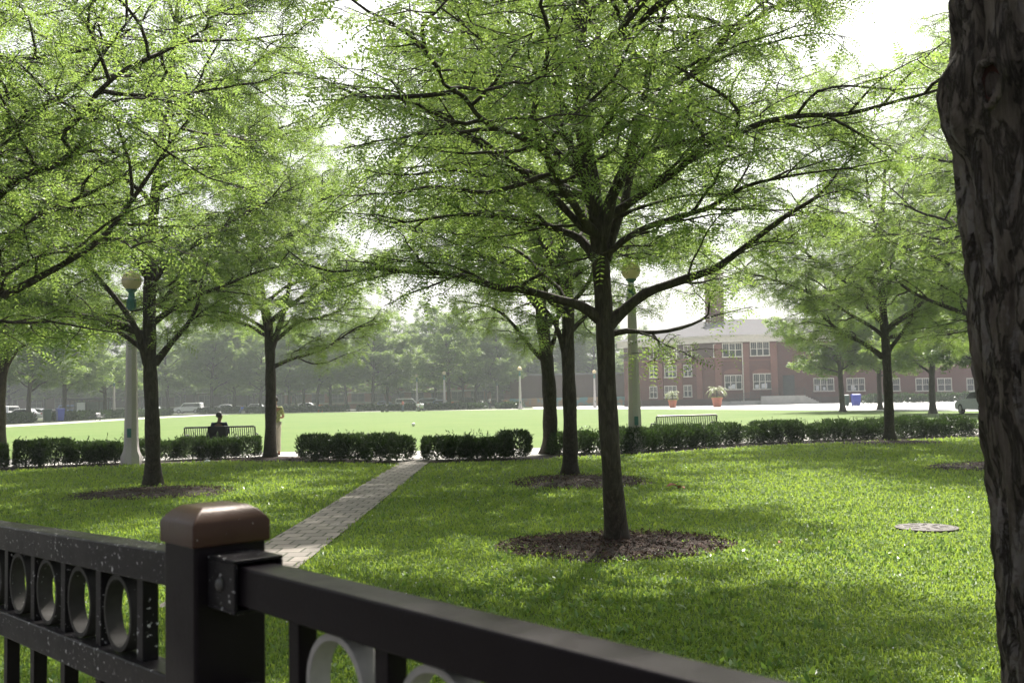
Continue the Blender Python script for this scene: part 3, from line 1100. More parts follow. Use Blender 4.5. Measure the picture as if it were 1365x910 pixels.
rnd = random.Random(4)
GF = 'far trees along the park edge'
far_list = [
    (38, 107, 'far tree at the left behind the parked white cars, nearest the photo edge'),
    (85, 116, 'far tree just right of the blue recycling bin by the walk'),
    (140, 128, 'far tree growing in front of the bus shelter right end'),
    (224, 160, 'far tree standing just right of the left lamp post, with a spreading fork'),
    (282, 158, 'far tree directly above the seated person, in front of the white van'),
    (312, 164, 'far tree with low fork left of the blue shirted far person'),
    (347, 160, 'far tree immediately left of the hedge gap tree trunk'),
    (385, 158, 'far tree right of the standing person, in front of white sedan'),
    (405, 166, 'far tree at the right end of the white sedan'),
    (423, 160, 'far tree left of the orange barrel in the hedge gap'),
    (441, 167, 'far tree right of the orange barrel in front of red brick wall'),
    (497, 160, 'far tree left of the dark stroller in front of brick school'),
    (516, 168, 'far tree directly behind the dark stroller'),
    (599, 156, 'thick far tree with wide fork beside the white lamp at mid lawn'),
    (617, 168, 'far tree close behind right of the thick forked far tree'),
    (634, 172, 'far tree in front of the dark parked cars'),
    (663, 168, 'far tree between the walker in white and the orange barrels'),
]
for i, (px, Y, lab) in enumerate(far_list):
    far_tree(i, xat(px, Y), Y, lab, GF, rnd.uniform(1.08, 1.3) * (1.12 if px == 599 else 1.0), rnd.uniform(0, 6.28))
GS = 'street trees beyond the parked cars'
for i, (px, lab) in enumerate([
    (12, 'hazy street tree at the photo edge behind the white van'), (60, 'hazy street tree behind the silver car at far left'),
    (118, 'hazy street tree showing through the bus shelter'), (176, 'hazy street tree lined up with the left lamp post'),
    (243, 'hazy street tree behind the rear of the white van'), (296, 'hazy street tree above the seated person head'),
    (338, 'hazy street tree left of the hedge gap tree'), (395, 'hazy street tree behind the white sedan'),
    (462, 'hazy street tree before the left third of the brick school'), (532, 'hazy street tree behind the pink topped person'),
    (578, 'hazy street tree left of the thick forked far tree'), (648, 'hazy street tree above the walker in white'),
    (684, 'hazy street tree behind the white corner lamp')]):
    far_tree(i + 2, xat(px, 199 if i % 2 else 191), 199 if i % 2 else 191, lab, GS, rnd.uniform(1.15, 1.4), rnd.uniform(0, 6.28), 0.92)
# right side trees by the plaza
GR = 'trees by the pavement before the brick building'
for i, (px, Y, lab) in enumerate([
    (1123, 78, 'tree between the long hedge and bright pavement, left of the right blue bin'),
    (1173, 82, 'tree half hidden behind the low branching right hedge tree trunk'),
    (1243, 66, 'tree on the grass edge near the right brick windows'),
    (1325, 60, 'tree on the grass edge hidden behind the big bark trunk')]):
    far_tree(i + 1, xat(px, Y), Y, lab, GR, 0.92, rnd.uniform(0, 6.28))
# taller trees far behind
GB = 'tall hazy trees behind the park'
for i, (px, Y, sc, lab) in enumerate([
    (705, 196, 1.7, 'tall hazy tree behind left end of the low brown building'),
    (745, 204, 1.8, 'tall hazy tree behind the middle of the low brown building'),
    (790, 198, 1.75, 'tall hazy tree behind right end of the low brown building'),
    (835, 206, 1.6, 'tall hazy tree beside the left end of the three storey brick wing'),
    (20, 200, 1.6, 'tall hazy tree beyond the left side street, nearest the photo edge'),
    (110, 205, 1.7, 'tall hazy tree rising behind the bus shelter'),
    (190, 212, 1.6, 'tall hazy tree behind the left lamp post'),
    (260, 206, 1.8, 'tall hazy tree behind the parked white van'),
    (330, 212, 1.7, 'tall hazy tree behind the far blue shirted person'),
    (400, 245, 1.9, 'tall hazy tree behind left end of the long brick school'),
    (480, 248, 2.0, 'tall hazy tree behind the left middle of the long brick school'),
    (560, 250, 1.9, 'tall hazy tree behind the middle of the long brick school'),
    (640, 246, 2.0, 'tall hazy tree behind the right end of the long brick school')]):
    far_tree(i, xat(px, Y), Y, lab, GB, sc * 0.95, rnd.uniform(0, 6.28), sc * 0.78)

# ------------------------------------------------------------------ hedges


def quads_cloud(name, P, d, up, l, w):
    s = unit(np.cross(d, up))
    q = np.stack([P - s * w * 0.3, P + d * l * 0.5 - s * w, P + d * l, P + d * l * 0.5 + s * w], 1)
    V = q.reshape(-1, 3)
    return np_mesh(name, V, np.arange(len(V), dtype=np.int32).reshape(-1, 4))


def hedge(name, line, depth, hgt, n, label, group, seed, lq=0.11, wq=0.014, gap=0.05, shoots=True):
    """front base polyline (x,y), grows depth back"""
    rng = np.random.default_rng(seed)
    line = np.array(line, float)
    seg = np.diff(line, axis=0)
    L = np.linalg.norm(seg, axis=1)
    cum = np.concatenate([[0], np.cumsum(L)])
    tot = cum[-1]
    root = empty(name, (float(line[0, 0]), float(line[0, 1]), 0), 0, label, 'hedge', group)
    org = np.array([line[0, 0], line[0, 1], 0])

    def place(s, v):
        i = np.clip(np.searchsorted(cum, s, 'right') - 1, 0, len(seg) - 1)
        f = (s - cum[i]) / L[i]
        p = line[i] + seg[i] * f[:, None]
        tn = seg[i] / L[i][:, None]
        nr = np.stack([-tn[:, 1], tn[:, 0]], 1)
        return p + nr * v[:, None], tn, nr
    # bush clumps along the hedge
    nb = max(3, int(tot / 0.55))
    bc = (np.arange(nb) + 0.5 + rng.uniform(-0.3, 0.3, nb)) * tot / nb
    bh = hgt * rng.uniform(0.80, 1.10, nb)
    bd = depth * 0.5 * rng.uniform(0.85, 1.1, nb)
    b = rng.integers(0, nb, n)
    # points near surface of a rounded box around each clump
    a = rng.uniform(0, 2 * math.pi, n)
    hz = rng.beta(1.15, 0.95, n)
    prof = np.clip(1.03 - np.abs(hz - 0.5) ** 3 * 3.2, 0.3, 1)
    rad = np.sqrt(rng.uniform(0.25, 1.0, n)) * prof
    s = bc[b] + np.cos(a) * rad * max(0.5, tot / nb * 0.85)
    s = np.clip(s, 0.02, tot - 0.02)
    v = depth * 0.5 + np.sin(a) * rad * bd[b]
    z = gap + hz * (bh[b] - gap)
    p2, tn, nr = place(s, v)
    P = np.column_stack([p2, z]) - org
    out = np.cos(a)[:, None] * np.column_stack([tn, np.zeros(n)]) * 0.5 + np.sin(a)[:, None] * np.column_stack([nr, np.zeros(n)])
    d = unit(out * 0.8 + np.column_stack([np.zeros((n, 2)), 0.15 + 1.0 * hz]) + rng.normal(0, 0.45, (n, 3)))
    up = unit(rng.normal(0, 1, (n, 3)) + np.array([0, 0, 1.0]))
    l = lq * rng.uniform(0.6, 1.3, n)[:, None]
    w = wq * rng.uniform(0.7, 1.3, n)[:, None]
    if shoots:
        ns = int(tot * 10)
        ss = rng.uniform(0, tot, ns)
        q2, tn2, nr2 = place(ss, depth * rng.uniform(0.15, 0.9, ns))
        base = np.column_stack([q2, np.full(ns, hgt * 0.93)]) - org
        dirs = unit(rng.normal(0, 0.55, (ns, 3)) + np.array([0, 0, 0.9]))
        k = 10
        tt = np.tile(np.arange(k) / k, ns)[:, None]
        ln = np.repeat(rng.uniform(0.08, 0.26, ns), k)[:, None]
        Ps = np.repeat(base, k, 0) + np.repeat(dirs, k, 0) * tt * ln
        ds = unit(np.repeat(dirs, k, 0) + rng.normal(0, 0.5, (ns * k, 3)))
        P = np.vstack([P, Ps])
        d = np.vstack([d, ds])
        up = np.vstack([up, unit(rng.normal(0, 1, (ns * k, 3)) + np.array([0, 0, 1.0]))])
        l = np.vstack([l, np.full((ns * k, 1), lq * 0.6)])
        w = np.vstack([w, np.full((ns * k, 1), wq * 0.8)])
    finish(quads_cloud('foliage', P, d, up, l, w), 'foliage', MT['yew'], root)
    for i in range(nb if shoots else 0):
        mb = MB()
        p, tn_, nr_ = place(np.array([bc[i]]), np.array([depth * 0.5]))
        for q in range(1):
            e = np.array([p[0, 0] + rng.normal(0, 0.12), p[0, 1] + rng.normal(0, 0.12), hgt * 0.7])
            mb.tube([np.array([p[0, 0], p[0, 1], -0.02]) - org, (np.array([p[0, 0], p[0, 1], 0]) * 0.4 + e * 0.6) - org, e - org], [0.02, 0.015, 0.008], 5)
        mb.build('stem', MT['twig'], root)
    return root


GH = 'low clipped yew hedges along the walk'
hedge('yew_hedge', [g2(-75, 630), g2(10, 626)], 1.0, 0.66, 9000, 'short yew hedge cut by the left photo edge', GH, 1)
hedge('yew_hedge', [g2(18, 625), g2(166, 619)], 1.1, 0.68, 18000, 'yew hedge left of the left lamp post with bare soil before it', GH, 2)
hedge('yew_hedge', [g2(178, 616), g2(345, 611)], 1.0, 0.60, 18000, 'yew hedge in front of the bench with the seated person', GH, 3)
hedge('yew_hedge', [g2(386, 615), g2(528, 617)], 1.1, 0.64, 17000, 'yew hedge on the left of the paver path opening', GH, 4)
hedge('yew_hedge', [g2(564, 616), g2(711, 612)], 1.1, 0.63, 17000, 'yew hedge on the right of the paver path opening', GH, 5)
hedge('yew_hedge', [g2(742, 608), g2(850, 604), g2(1000, 593), g2(1150, 587), g2(1312, 581)], 1.2, 0.62, 66000, 'long yew hedge running right from the lamp past the empty bench', GH, 6, gap=0.03)
GFH = 'hedges on the far side of the lawn'
hedge('boxwood_hedge', [(-50, 92), (-50.5, 106)], 1.6, 0.88, 5000, 'far hedge left of the blue recycling bin', GFH, 7, 0.3, 0.1, 0.02, False)
hedge('boxwood_hedge', [(-50.5, 110.5), (-51, 150)], 1.6, 0.88, 9000, 'far hedge in front of the bus shelter', GFH, 8, 0.3, 0.1, 0.02, False)
hedge('boxwood_hedge', [(-50, 157), (-25.5, 151.5)], 1.8, 0.88, 8000, 'far hedge behind the seated person', GFH, 9, 0.3, 0.1, 0.02, False)
hedge('boxwood_hedge', [(-24, 151.5), (-4.2, 146.5)], 1.8, 0.88, 7000, 'far hedge behind the strollers at mid lawn', GFH, 10, 0.3, 0.1, 0.02, False)
hedge('boxwood_hedge', [(-2.6, 146), (0.6, 144)], 1.8, 0.88, 2000, 'short far hedge beside the white lamp by the plaza', GFH, 11, 0.3, 0.1, 0.02, False)
hedge('boxwood_hedge', [(44, 125), (60, 122)], 1.6, 1.0, 5000, 'dark shrubs along the base of the right brick wall', GFH, 12, 0.3, 0.1, 0.02, False)

# ------------------------------------------------------------------ mulch, grass, weeds
rings = []


def mulch(px, py, rx, ry, label, seed, chips, dens):
    c = gp(px, py)
    rng = np.random.default_rng(seed)
    n = 64
    vs = [(c[0], c[1], 0.05)]
    fs = []
    jj = []
    for k in range(n):
        a = 2 * math.pi * k / n
        j = 1 + 0.10 * math.sin(3 * a + seed) + 0.06 * math.sin(7 * a + 2 * seed) + rng.normal(0, 0.03)
        jj.append(j)
    for f_, z in ((0.35, 0.045), (0.7, 0.035), (0.95, 0.016), (1.0, 0.006)):
        for k in range(n):
            a = 2 * math.pi * k / n
            vs.append((c[0] + rx * f_ * jj[k] * math.cos(a), c[1] + ry * f_ * jj[k] * math.sin(a), z + (rng.normal(0, 0.008) if f_ < 1 else 0)))
    for k in range(n):
        k2 = (k + 1) % n
        fs.append((0, 1 + k, 1 + k2))
        for q in range(3):
            fs.append((1 + q * n + k, 1 + (q + 1) * n + k, 1 + (q + 1) * n + k2, 1 + q * n + k2))
    me = bpy.data.meshes.new('mulch_ring')
    me.from_pydata(vs, [], fs)
    o = finish(me, 'mulch_ring', MT['mulch'])
    tag(o, label, 'mulch', None, 'stuff')
    rr = np.sqrt(rng.uniform(0, 1, chips)) * 1.04
    aa = rng.uniform(0, 6.28, chips)
    P = np.column_stack([c[0] + rx * rr * np.cos(aa), c[1] + ry * rr * np.sin(aa), 0.052 - 0.035 * rr + rng.uniform(0, 0.014, chips)])
    d = unit(rng.normal(0, 1, (chips, 3)) * np.array([1, 1, 0.35]))
    up = unit(rng.normal(0, 0.5, (chips, 3)) + np.array([0, 0, 1]))
    me = quads_cloud('mulch_chip', P, d, up, rng.uniform(0.02, 0.075, (chips, 1)), rng.uniform(0.004, 0.011, (chips, 1)))
    ch = finish(me, 'mulch_chip', MT['chip'], o)
    ch['kind'] = 'stuff'
    rings.append((c[0], c[1], rx, ry, dens))


mulch(818, 727, 1.22, 1.0, 'big dark mulch ring around the main trunk', 1, 9000, 0.12)
mulch(772, 642, 1.25, 1.6, 'small mulch ring around the slim tree behind', 2, 5000, 0.25)
mulch(204, 657, 1.4, 1.3, 'patchy mulch ring around the tree by the left lamp', 3, 4000, 0.35)
mulch(1190, 590, 1.5, 1.1, 'patchy mulch ring around the low branching right tree', 4, 2500, 0.3)
mulch(1345, 622, 1.6, 1.4, 'faint brown bare patch at the right of the lawn', 5, 2500, 0.3)
mulch(360, 613, 1.3, 0.7, 'soil around the hedge gap tree', 6, 2000, 0.2)


def lawn_pts(rng, n, z0, z1):
    Z = np.exp(rng.uniform(math.log(z0), math.log(z1), n))
    X = Z * rng.uniform(-0.72, 0.72, n)
    # stay on the lawn side of the hedge bed
    ex = np.array([p[0] for p in near_edge])
    ey = np.array([p[1] for p in near_edge])
    k = Z < np.interp(X, ex, ey) - 0.1 + rng.normal(0, 0.1, n)
    k &= ~((Z > 7.9) & (X > -2.86 + rng.normal(0, 0.03, n)) & (X < -2.1 + rng.normal(0, 0.03, n)))
    for cx, cy, rx, ry, dn in rings:
        r2 = np.sqrt(((X - cx) / rx) ** 2 + ((Z - cy) / ry) ** 2)
        k &= ~((r2 < 0.93 + rng.normal(0, 0.2, n)) & (rng.random(n) > dn))
    mc = gp(1235, 705)
    k &= ~(((X - mc[0]) ** 2 + (Z - mc[1]) ** 2) < (0.33 + rng.normal(0, 0.03, n)) ** 2)
    return X[k], Z[k]


def grass():
    rng = np.random.default_rng(3)
    X, Z = lawn_pts(rng, 430000, 2.0, 36)
    n = len(X)
    # tufted: pull points towards clump height noise
    hn = np.array([noise.noise(Vector((x * 1.3, y * 1.3, 0))) for x, y in zip(X[::1], Z[::1])])
    hgt = (0.030 + 0.0012 * Z) * rng.uniform(0.5, 1.4, n) * (1 + 0.45 * hn)
    wid = (0.0028 + 0.00042 * Z) * rng.uniform(0.7, 1.3, n)
    a = rng.uniform(0, 6.28, n)
    lean = rng.uniform(0.15, 1.1, n)
    bx, by = np.cos(a), np.sin(a)
    base = np.column_stack([X, Z, np.full(n, 0.003)])
    sd = np.column_stack([-by, bx, np.zeros(n)]) * wid[:, None]
    mid = base + np.column_stack([bx * lean * 0.35, by * lean * 0.35, np.full(n, 0.6)]) * hgt[:, None]
    tip = base + np.column_stack([bx * lean, by * lean, 1.0 - 0.35 * lean]) * hgt[:, None]
    V = np.stack([base - sd, base + sd, mid + sd * 0.8, tip, mid - sd * 0.8], 1).reshape(-1, 3)
    i0 = np.arange(n)[:, None] * 5
    Fc = np.vstack([i0 + np.array([0, 1, 2, 4])])
    me = np_mesh('grass', V, Fc)
    # tips as extra triangles in one mesh would mix sizes: use quads (mid, mid, tip, tip)
    V2 = np.stack([mid - sd * 0.8, mid + sd * 0.8, tip + sd * 0.08, tip - sd * 0.08], 1).reshape(-1, 3)
    Vall = np.vstack([np.stack([base - sd, base + sd, mid + sd * 0.8, mid - sd * 0.8], 1).reshape(-1, 3), V2])
    bpy.data.meshes.remove(me)
    me = np_mesh('grass', Vall, np.arange(len(Vall), dtype=np.int32).reshape(-1, 4))
    o = finish(me, 'grass', MT['grass'])
    tag(o, 'short green grass blades covering the near lawn', 'grass', None, 'stuff')
    # broad-leaved weeds
    X, Z = lawn_pts(rng, 5200, 2.4, 30)
    dens = np.array([noise.noise(Vector((x * 0.45 + 7, y * 0.45, 2))) for x, y in zip(X, Z)])
    k = dens > rng.uniform(-0.45, 0.5, len(X))
    X, Z = X[k], Z[k]
    m = 7
    Xr, Zr = np.repeat(X, m), np.repeat(Z, m)
    a = rng.uniform(0, 6.28, len(Xr))
    el = rng.uniform(0.3, 1.2, len(Xr))
    P = np.column_stack([Xr + rng.normal(0, 0.02, len(Xr)), Zr + rng.normal(0, 0.02, len(Xr)), np.full(len(Xr), 0.015)])
    d = np.column_stack([np.cos(a) * np.cos(el), np.sin(a) * np.cos(el), np.sin(el)])
    up = unit(np.array([0, 0, 1.0]) + rng.normal(0, 0.2, (len(Xr), 3)))
    l = rng.uniform(0.03, 0.075, (len(Xr), 1)) * (1 + 0.01 * Zr[:, None])
    me = quads_cloud('ground_cover', P, d, up, l, l * 0.2)
    o = finish(me, 'ground_cover', MT['weed'])
    tag(o, 'broad leaved weeds scattered through the near lawn', 'weeds', None, 'stuff')
    # clover heads
    X, Z = lawn_pts(rng, 1100, 4.0, 26)
    dens = np.array([noise.noise(Vector((x * 0.4 + 17, y * 0.4, 5))) for x, y in zip(X, Z)])
    k = dens > rng.uniform(-0.1, 0.5, len(X))
    X, Z = X[k], Z[k]
    vs, fs = [], []
    n0 = 0
    oc = np.array([(1, 0, 0), (-1, 0, 0), (0, 1, 0), (0, -1, 0), (0, 0, 1), (0, 0, -1)], float)
    of = np.array([(0, 2, 4), (2, 1, 4), (1, 3, 4), (3, 0, 4), (2, 0, 5), (1, 2, 5), (3, 1, 5), (0, 3, 5)])
    r = (0.006 + 0.0002 * Z)
    V = (np.column_stack([X, Z, 0.05 + rng.uniform(0, 0.03, len(X))])[:, None, :] + oc[None] * r[:, None, None]).reshape(-1, 3)
    Fc = (np.arange(len(X))[:, None, None] * 6 + of[None]).reshape(-1, 3)
    o = finish(np_mesh('clover_flowers', V, Fc, True), 'clover_flower', MT['flower'])
    tag(o, 'tiny white clover heads dotted over the near lawn', 'flowers', None, 'stuff')


grass()

# manhole
mc = gp(1235, 705)
mo = empty('manhole_cover', (mc[0], mc[1], 0), 0, 'round cast iron manhole cover set in the sunny right lawn', 'manhole cover')
MB().lathe([(0.345, 0.0), (0.345, 0.05), (0.315, 0.055), (0.315, 0.045), (0.0001, 0.045)], n=40).build('frame', MT['manhole'], mo)
m = MB()
m.lathe([(0.305, 0.046), (0.305, 0.056), (0.29, 0.058), (0.0001, 0.058)], n=40)
m.build('lid', MT['manhole'], mo)
m = MB()
for k in range(10):
    a = k * 2 * math.pi / 10
    m.box((0.2 * math.cos(a), 0.2 * math.sin(a), 0.060), (0.10, 0.042, 0.005), a)
for k in range(5):
    a = k * 2 * math.pi / 5 + 0.3
    m.box((0.1 * math.cos(a), 0.1 * math.sin(a), 0.060), (0.06, 0.03, 0.005), a)
m.build('hole', MT['manhole_hole'], mo)
mo.scale = (1, 1, 0.55)

# litter, dead leaves, ball
c = gp(276, 617)
bm = bmesh.new()
bmesh.ops.create_icosphere(bm, subdivisions=3, radius=0.07)
for v in bm.verts:
    v.co *= 1 + 0.5 * noise.noise(v.co * 30)
    v.co.z *= 0.7
me = bpy.data.meshes.new('litter')
bm.to_mesh(me); bm.free()
tag(finish(me, 'crumpled_litter', MT['litter'], loc=(c[0], c[1], 0.045)), 'small white crumpled litter on the grass before the occupied bench hedge', 'litter')
c = gp(551, 568)
bm = bmesh.new()
bmesh.ops.create_uvsphere(bm, u_segments=20, v_segments=12, radius=0.11)
me = bpy.data.meshes.new('ball')
bm.to_mesh(me); bm.free()
tag(finish(me, 'ball', MT['white'], smooth=True, loc=(c[0], c[1], 0.11)), 'small white ball lying alone on the open lawn', 'ball')


def dead_leaf(px, py, label, rz, s=0.11):
    c = gp(px, py)
    vs, fs = [], []
    nx = 8
    for i in range(nx + 1):
        t = i / nx
        w = 0.42 * math.sin(math.pi * t) ** 0.7
        for k in (-1, 0, 1):
            vs.append((s * (t - 0.5) * 2, s * w * k, s * (0.25 * math.sin(3.1 * t) + 0.22 * abs(k) * w * 2)))
    for i in range(nx):
        for k in range(2):
            a = i * 3 + k
            fs.append((a, a + 1, a + 4, a + 3))
    me = bpy.data.meshes.new('dead_leaf')
    me.from_pydata(vs, [], fs)
    o = finish(me, 'dead_leaf', MT['deadleaf'], smooth=True, loc=(c[0], c[1], 0.05))
    sd = o.modifiers.new('s', 'SOLIDIFY'); sd.thickness = 0.002
    o.rotation_euler = (0.2, 0.1, rz)
    tag(o, label, 'dead leaf')


dead_leaf(897, 653, 'larger curled red brown leaf on the grass right of the small mulch ring', 0.4, 0.13)
dead_leaf(908, 655, 'smaller red brown leaf lying right against a larger curled one', 2.0, 0.10)
dead_leaf(1040, 730, 'lone brown leaf on the sunny grass right of the big mulch ring', 1.0, 0.05)

# ------------------------------------------------------------------ foreground fence
FA = R(41.3)
dF = np.array([-math.sin(FA), math.cos(FA), 0])      # along the fence, away from the camera
nF = np.array([-math.cos(FA), -math.sin(FA), 0])     # face towards the camera
zF = np.array([0, 0, 1.0])
PF = np.array([-0.4147, 1.384, 0])
RAILZ = 1.6 - 0.2065
fence = empty('metal_fence', PF, 0, 'black metal fence with ring panels and a domed post across the foreground', 'fence')


def fbox(mb, t0, t1, n0, n1, z0, z1, slope=0.0):
    o = dF * t0 + nF * n0 + zF * (z0 - slope * abs(t0))
    mb.obox(o, dF * (t1 - t0) - zF * slope * (abs(t1) - abs(t0)), nF * (n1 - n0), zF * (z1 - z0))


sw = [PF + dF * 45 + nF * 0.12, PF - dF * 18 + nF * 0.12, PF - dF * 18 + nF * 4.5, PF + dF * 45 + nF * 4.5]
sheet('sidewalk', [(q[0], q[1]) for q in sw], 0.016, MT['shade_walk'], 'concrete sidewalk outside the metal fence where the viewer stands', 'pavement')
sw2 = [q + nF * k for q, k in zip(sw, (4.5, 4.5, 16, 16))]
sheet('kerbside_road', [(q[0], q[1]) for q in sw2], 0.012, MT['street'], 'asphalt road behind the sidewalk outside the fence', 'road')
m = MB()
fbox(m, -0.051, 0.051, -0.051, 0.051, -0.05, 1.425)
post = m.build('post', MT['iron'], fence, bevel=0.006, seg=3)
# cap: collar, shoulder, flat crown
m = MB()
def ringsq(h, z, k=3):
    pts = []
    for sx, sy in ((-1, -1), (1, -1), (1, 1), (-1, 1)):
        pts.append(dF * h * sx + nF * h * sy + zF * z)
    return pts
lv = [(0.0555, 1.412), (0.0555, 1.440), (0.052, 1.446), (0.044, 1.455), (0.034, 1.4615), (0.024, 1.463)]
vs = []
for h, z in lv:
    vs += ringsq(h, z)
fs = []
for i in range(len(lv) - 1):
    for k in range(4):
        fs.append((i * 4 + k, i * 4 + (k + 1) % 4, (i + 1) * 4 + (k + 1) % 4, (i + 1) * 4 + k))
fs += [(3, 2, 1, 0), tuple(len(vs) - 4 + k for k in range(4))]
m.add(vs, fs)
cp = m.build('cap', MT['cap'], post, bevel=0.0025, seg=3)
# rails
SL = 0.04
for t0, t1, sl, mt in ((0.062, 2.9, SL, 'iron_worn'), (-0.075, -2.4, 0.0, 'iron')):
    for ztop in (RAILZ, RAILZ - 0.05 - 0.126):
        m = MB()
        fbox(m, t0, t1, -0.025, 0.025, ztop - 0.05, ztop, sl)
        m.build('rail', MT[mt], fence, bevel=0.004, seg=2)
    m = MB()
    fbox(m, t0, t1, -0.025, 0.025, 0.10, 0.15, sl)
    m.build('rail', MT[mt], fence, bevel=0.004)
# brackets
for sg, t0, t1 in ((1, 0.052, 0.085), (-1, -0.052, -0.130)):
    for ztop in (RAILZ, RAILZ - 0.176):
        m = MB()
        h = 0.034
        zc = ztop - 0.025
        for (n0, n1, z0, z1) in ((-h, h, zc + h - 0.005, zc + h), (-h, h, zc - h, zc - h + 0.005), (h - 0.005, h, zc - h + 0.005, zc + h - 0.005), (-h, -h + 0.005, zc - h + 0.005, zc + h - 0.005)):
            fbox(m, t0, t1, n0, n1, z0, z1)
        br = m.build('bracket', MT['iron_worn'], fence, bevel=0.0015)
        m = MB()
        tc = (t0 + t1) / 2
        m.tube([dF * tc + nF * (h - 0.001) + zF * zc, dF * tc + nF * (h + 0.003) + zF * zc, dF * tc + nF * (h + 0.006) + zF * zc], [0.0095, 0.0085, 0.004], 14)
        m.build('bolt', MT['bolt'], br, smooth=True)


def ring_mesh(t, zc, ro=0.0615, ri=0.053, dp=0.014):
    n = 48
    vs, fs = [], []
    for k in range(n):
        a = 2 * math.pi * k / n
        for r, q in ((ro, -dp), (ro, dp), (ri, dp), (ri, -dp)):
            vs.append(dF * (t + r * math.cos(a)) + zF * (zc + r * math.sin(a)) + nF * q)
    for k in range(n):
        k2 = (k + 1) % n
        for q in range(4):
            q2 = (q + 1) % 4
            fs.append((k * 4 + q, k2 * 4 + q, k2 * 4 + q2, k * 4 + q2))
    return MB().add(vs, fs)


for sg, num in ((1, 14), (-1, 11)):
    sl = SL if sg > 0 else 0.0
    for i in range(num):
        tr_ = 0.333 + 0.185 * i
        tp = 0.24 + 0.185 * i
        zr = RAILZ - 0.05 - 0.063 - sl * tr_
        ring_mesh(sg * tr_, zr).build('ring', MT['ring_dull'] if sg > 0 else MT['ring_bare'], fence, bevel=0.0012)
        m = MB()
        zt = RAILZ - 0.05 - sl * tp
        fbox(m, sg * tp - 0.0125, sg * tp + 0.0125, -0.0125, 0.0125, zt - 0.126, zt)
        m.build('baluster', MT['iron_worn'] if sg > 0 else MT['iron'], fence, bevel=0.0015)
        m = MB()
        fbox(m, sg * tp - 0.0125, sg * tp + 0.0125, -0.0125, 0.0125, 0.15 - sl * tp, zt - 0.176)
        m.build('picket', MT['iron'], fence, bevel=0.0015)
for t in (2.95, -2.45):
    m = MB()
    zt = 1.425 - (SL * 2.9 if t > 0 else 0)
    fbox(m, t - 0.051, t + 0.051, -0.051, 0.051, -0.05, zt)
    m.build('post', MT['iron'], fence, bevel=0.005)

# ------------------------------------------------------------------ lamps


def lamp(loc, label, group, sc=1.0):
    root = empty('street_lamp', loc, 0, label, 'street lamp', group)
    ph = math.pi / 8
    MB().lathe([(0.28, -0.02), (0.28, 0.22), (0.22, 0.36), (0.195, 0.5), (0.185, 0.9), (0.122, 4.05), (0.12, 4.1), (0.0001, 4.1)], n=8, ph=ph).build('pole', MT['concrete_pole'], root, bevel=0.008)
    m = MB()
    m.lathe([(0.128, 4.101), (0.132, 4.16), (0.11, 4.18), (0.11, 4.42), (0.125, 4.44), (0.125, 4.5), (0.09, 4.53), (0.075, 4.66), (0.10, 4.70), (0.15, 4.74), (0.15, 4.77), (0.0001, 4.775)], n=20)
    for k in range(8):
        a = k * math.pi / 4
        m.tube([(0.122 * math.cos(a), 0.122 * math.sin(a), 4.18), (0.128 * math.cos(a), 0.128 * math.sin(a), 4.42)], 0.015, 6)
    m.build('collar', MT['teal'], root)
    prof = [(0.13, 4.776)]
    for k in range(1, 16):
        a = -math.pi / 2 + math.pi * k / 16 * 0.98 + 0.08
        prof.append((max(0.001, 0.265 * math.cos(a)), 5.0 + 0.265 * math.sin(a)))
    g = MB().lathe(prof + [(0.03, 5.275), (0.0001, 5.285)], n=28).build('globe', MT['glass_globe'], root, smooth=True)
    m = MB()
    a = 2 * math.pi
    mid = 5.02
    m.lathe([(0.268, mid - 0.012), (0.273, mid), (0.268, mid + 0.012), (0.26, mid)], n=28)
    m.build('seam', MT['concrete_pole'], g, smooth=True)
    m = MB()
    m.box((0.02, -0.205, 0.86), (0.11, 0.03, 0.24))
    m.build('access_plate', MT['teal'], root, bevel=0.008)
    root.scale = (sc, sc, sc)
    return root


GL = 'globe street lamps around the lawn'
p = gp(175, 619)
L1 = lamp((p[0], p[1], 0), 'concrete globe lamp post between two hedges at left', GL)
Lr = dup(L1, (xat(845.5, 28.3), 28.3, 0), 0, 'concrete globe lamp post left of the empty bench', GL, 1.03)
for px, Y, sc, lab in ((693.5, 138, 1.12, 'white far globe lamp at the corner of lawn and plaza'),
                       (592.5, 150, 1.1, 'white far globe lamp left of the thick forked far tree'),
                       (556, 152, 1.05, 'far lamp post rising behind the pale stroller'),
                       (152, 128, 1.0, 'far pale lamp post at the right end of the bus shelter'),
                       (793, 140, 1.0, 'far pale lamp post peeking out left of the main trunk'),
                       (663, 166, 0.9, 'far pale lamp post beside the orange barrels')):
    dup(L1, (xat(px, Y), Y, 0), 0, lab, GL, sc)

# ------------------------------------------------------------------ benches


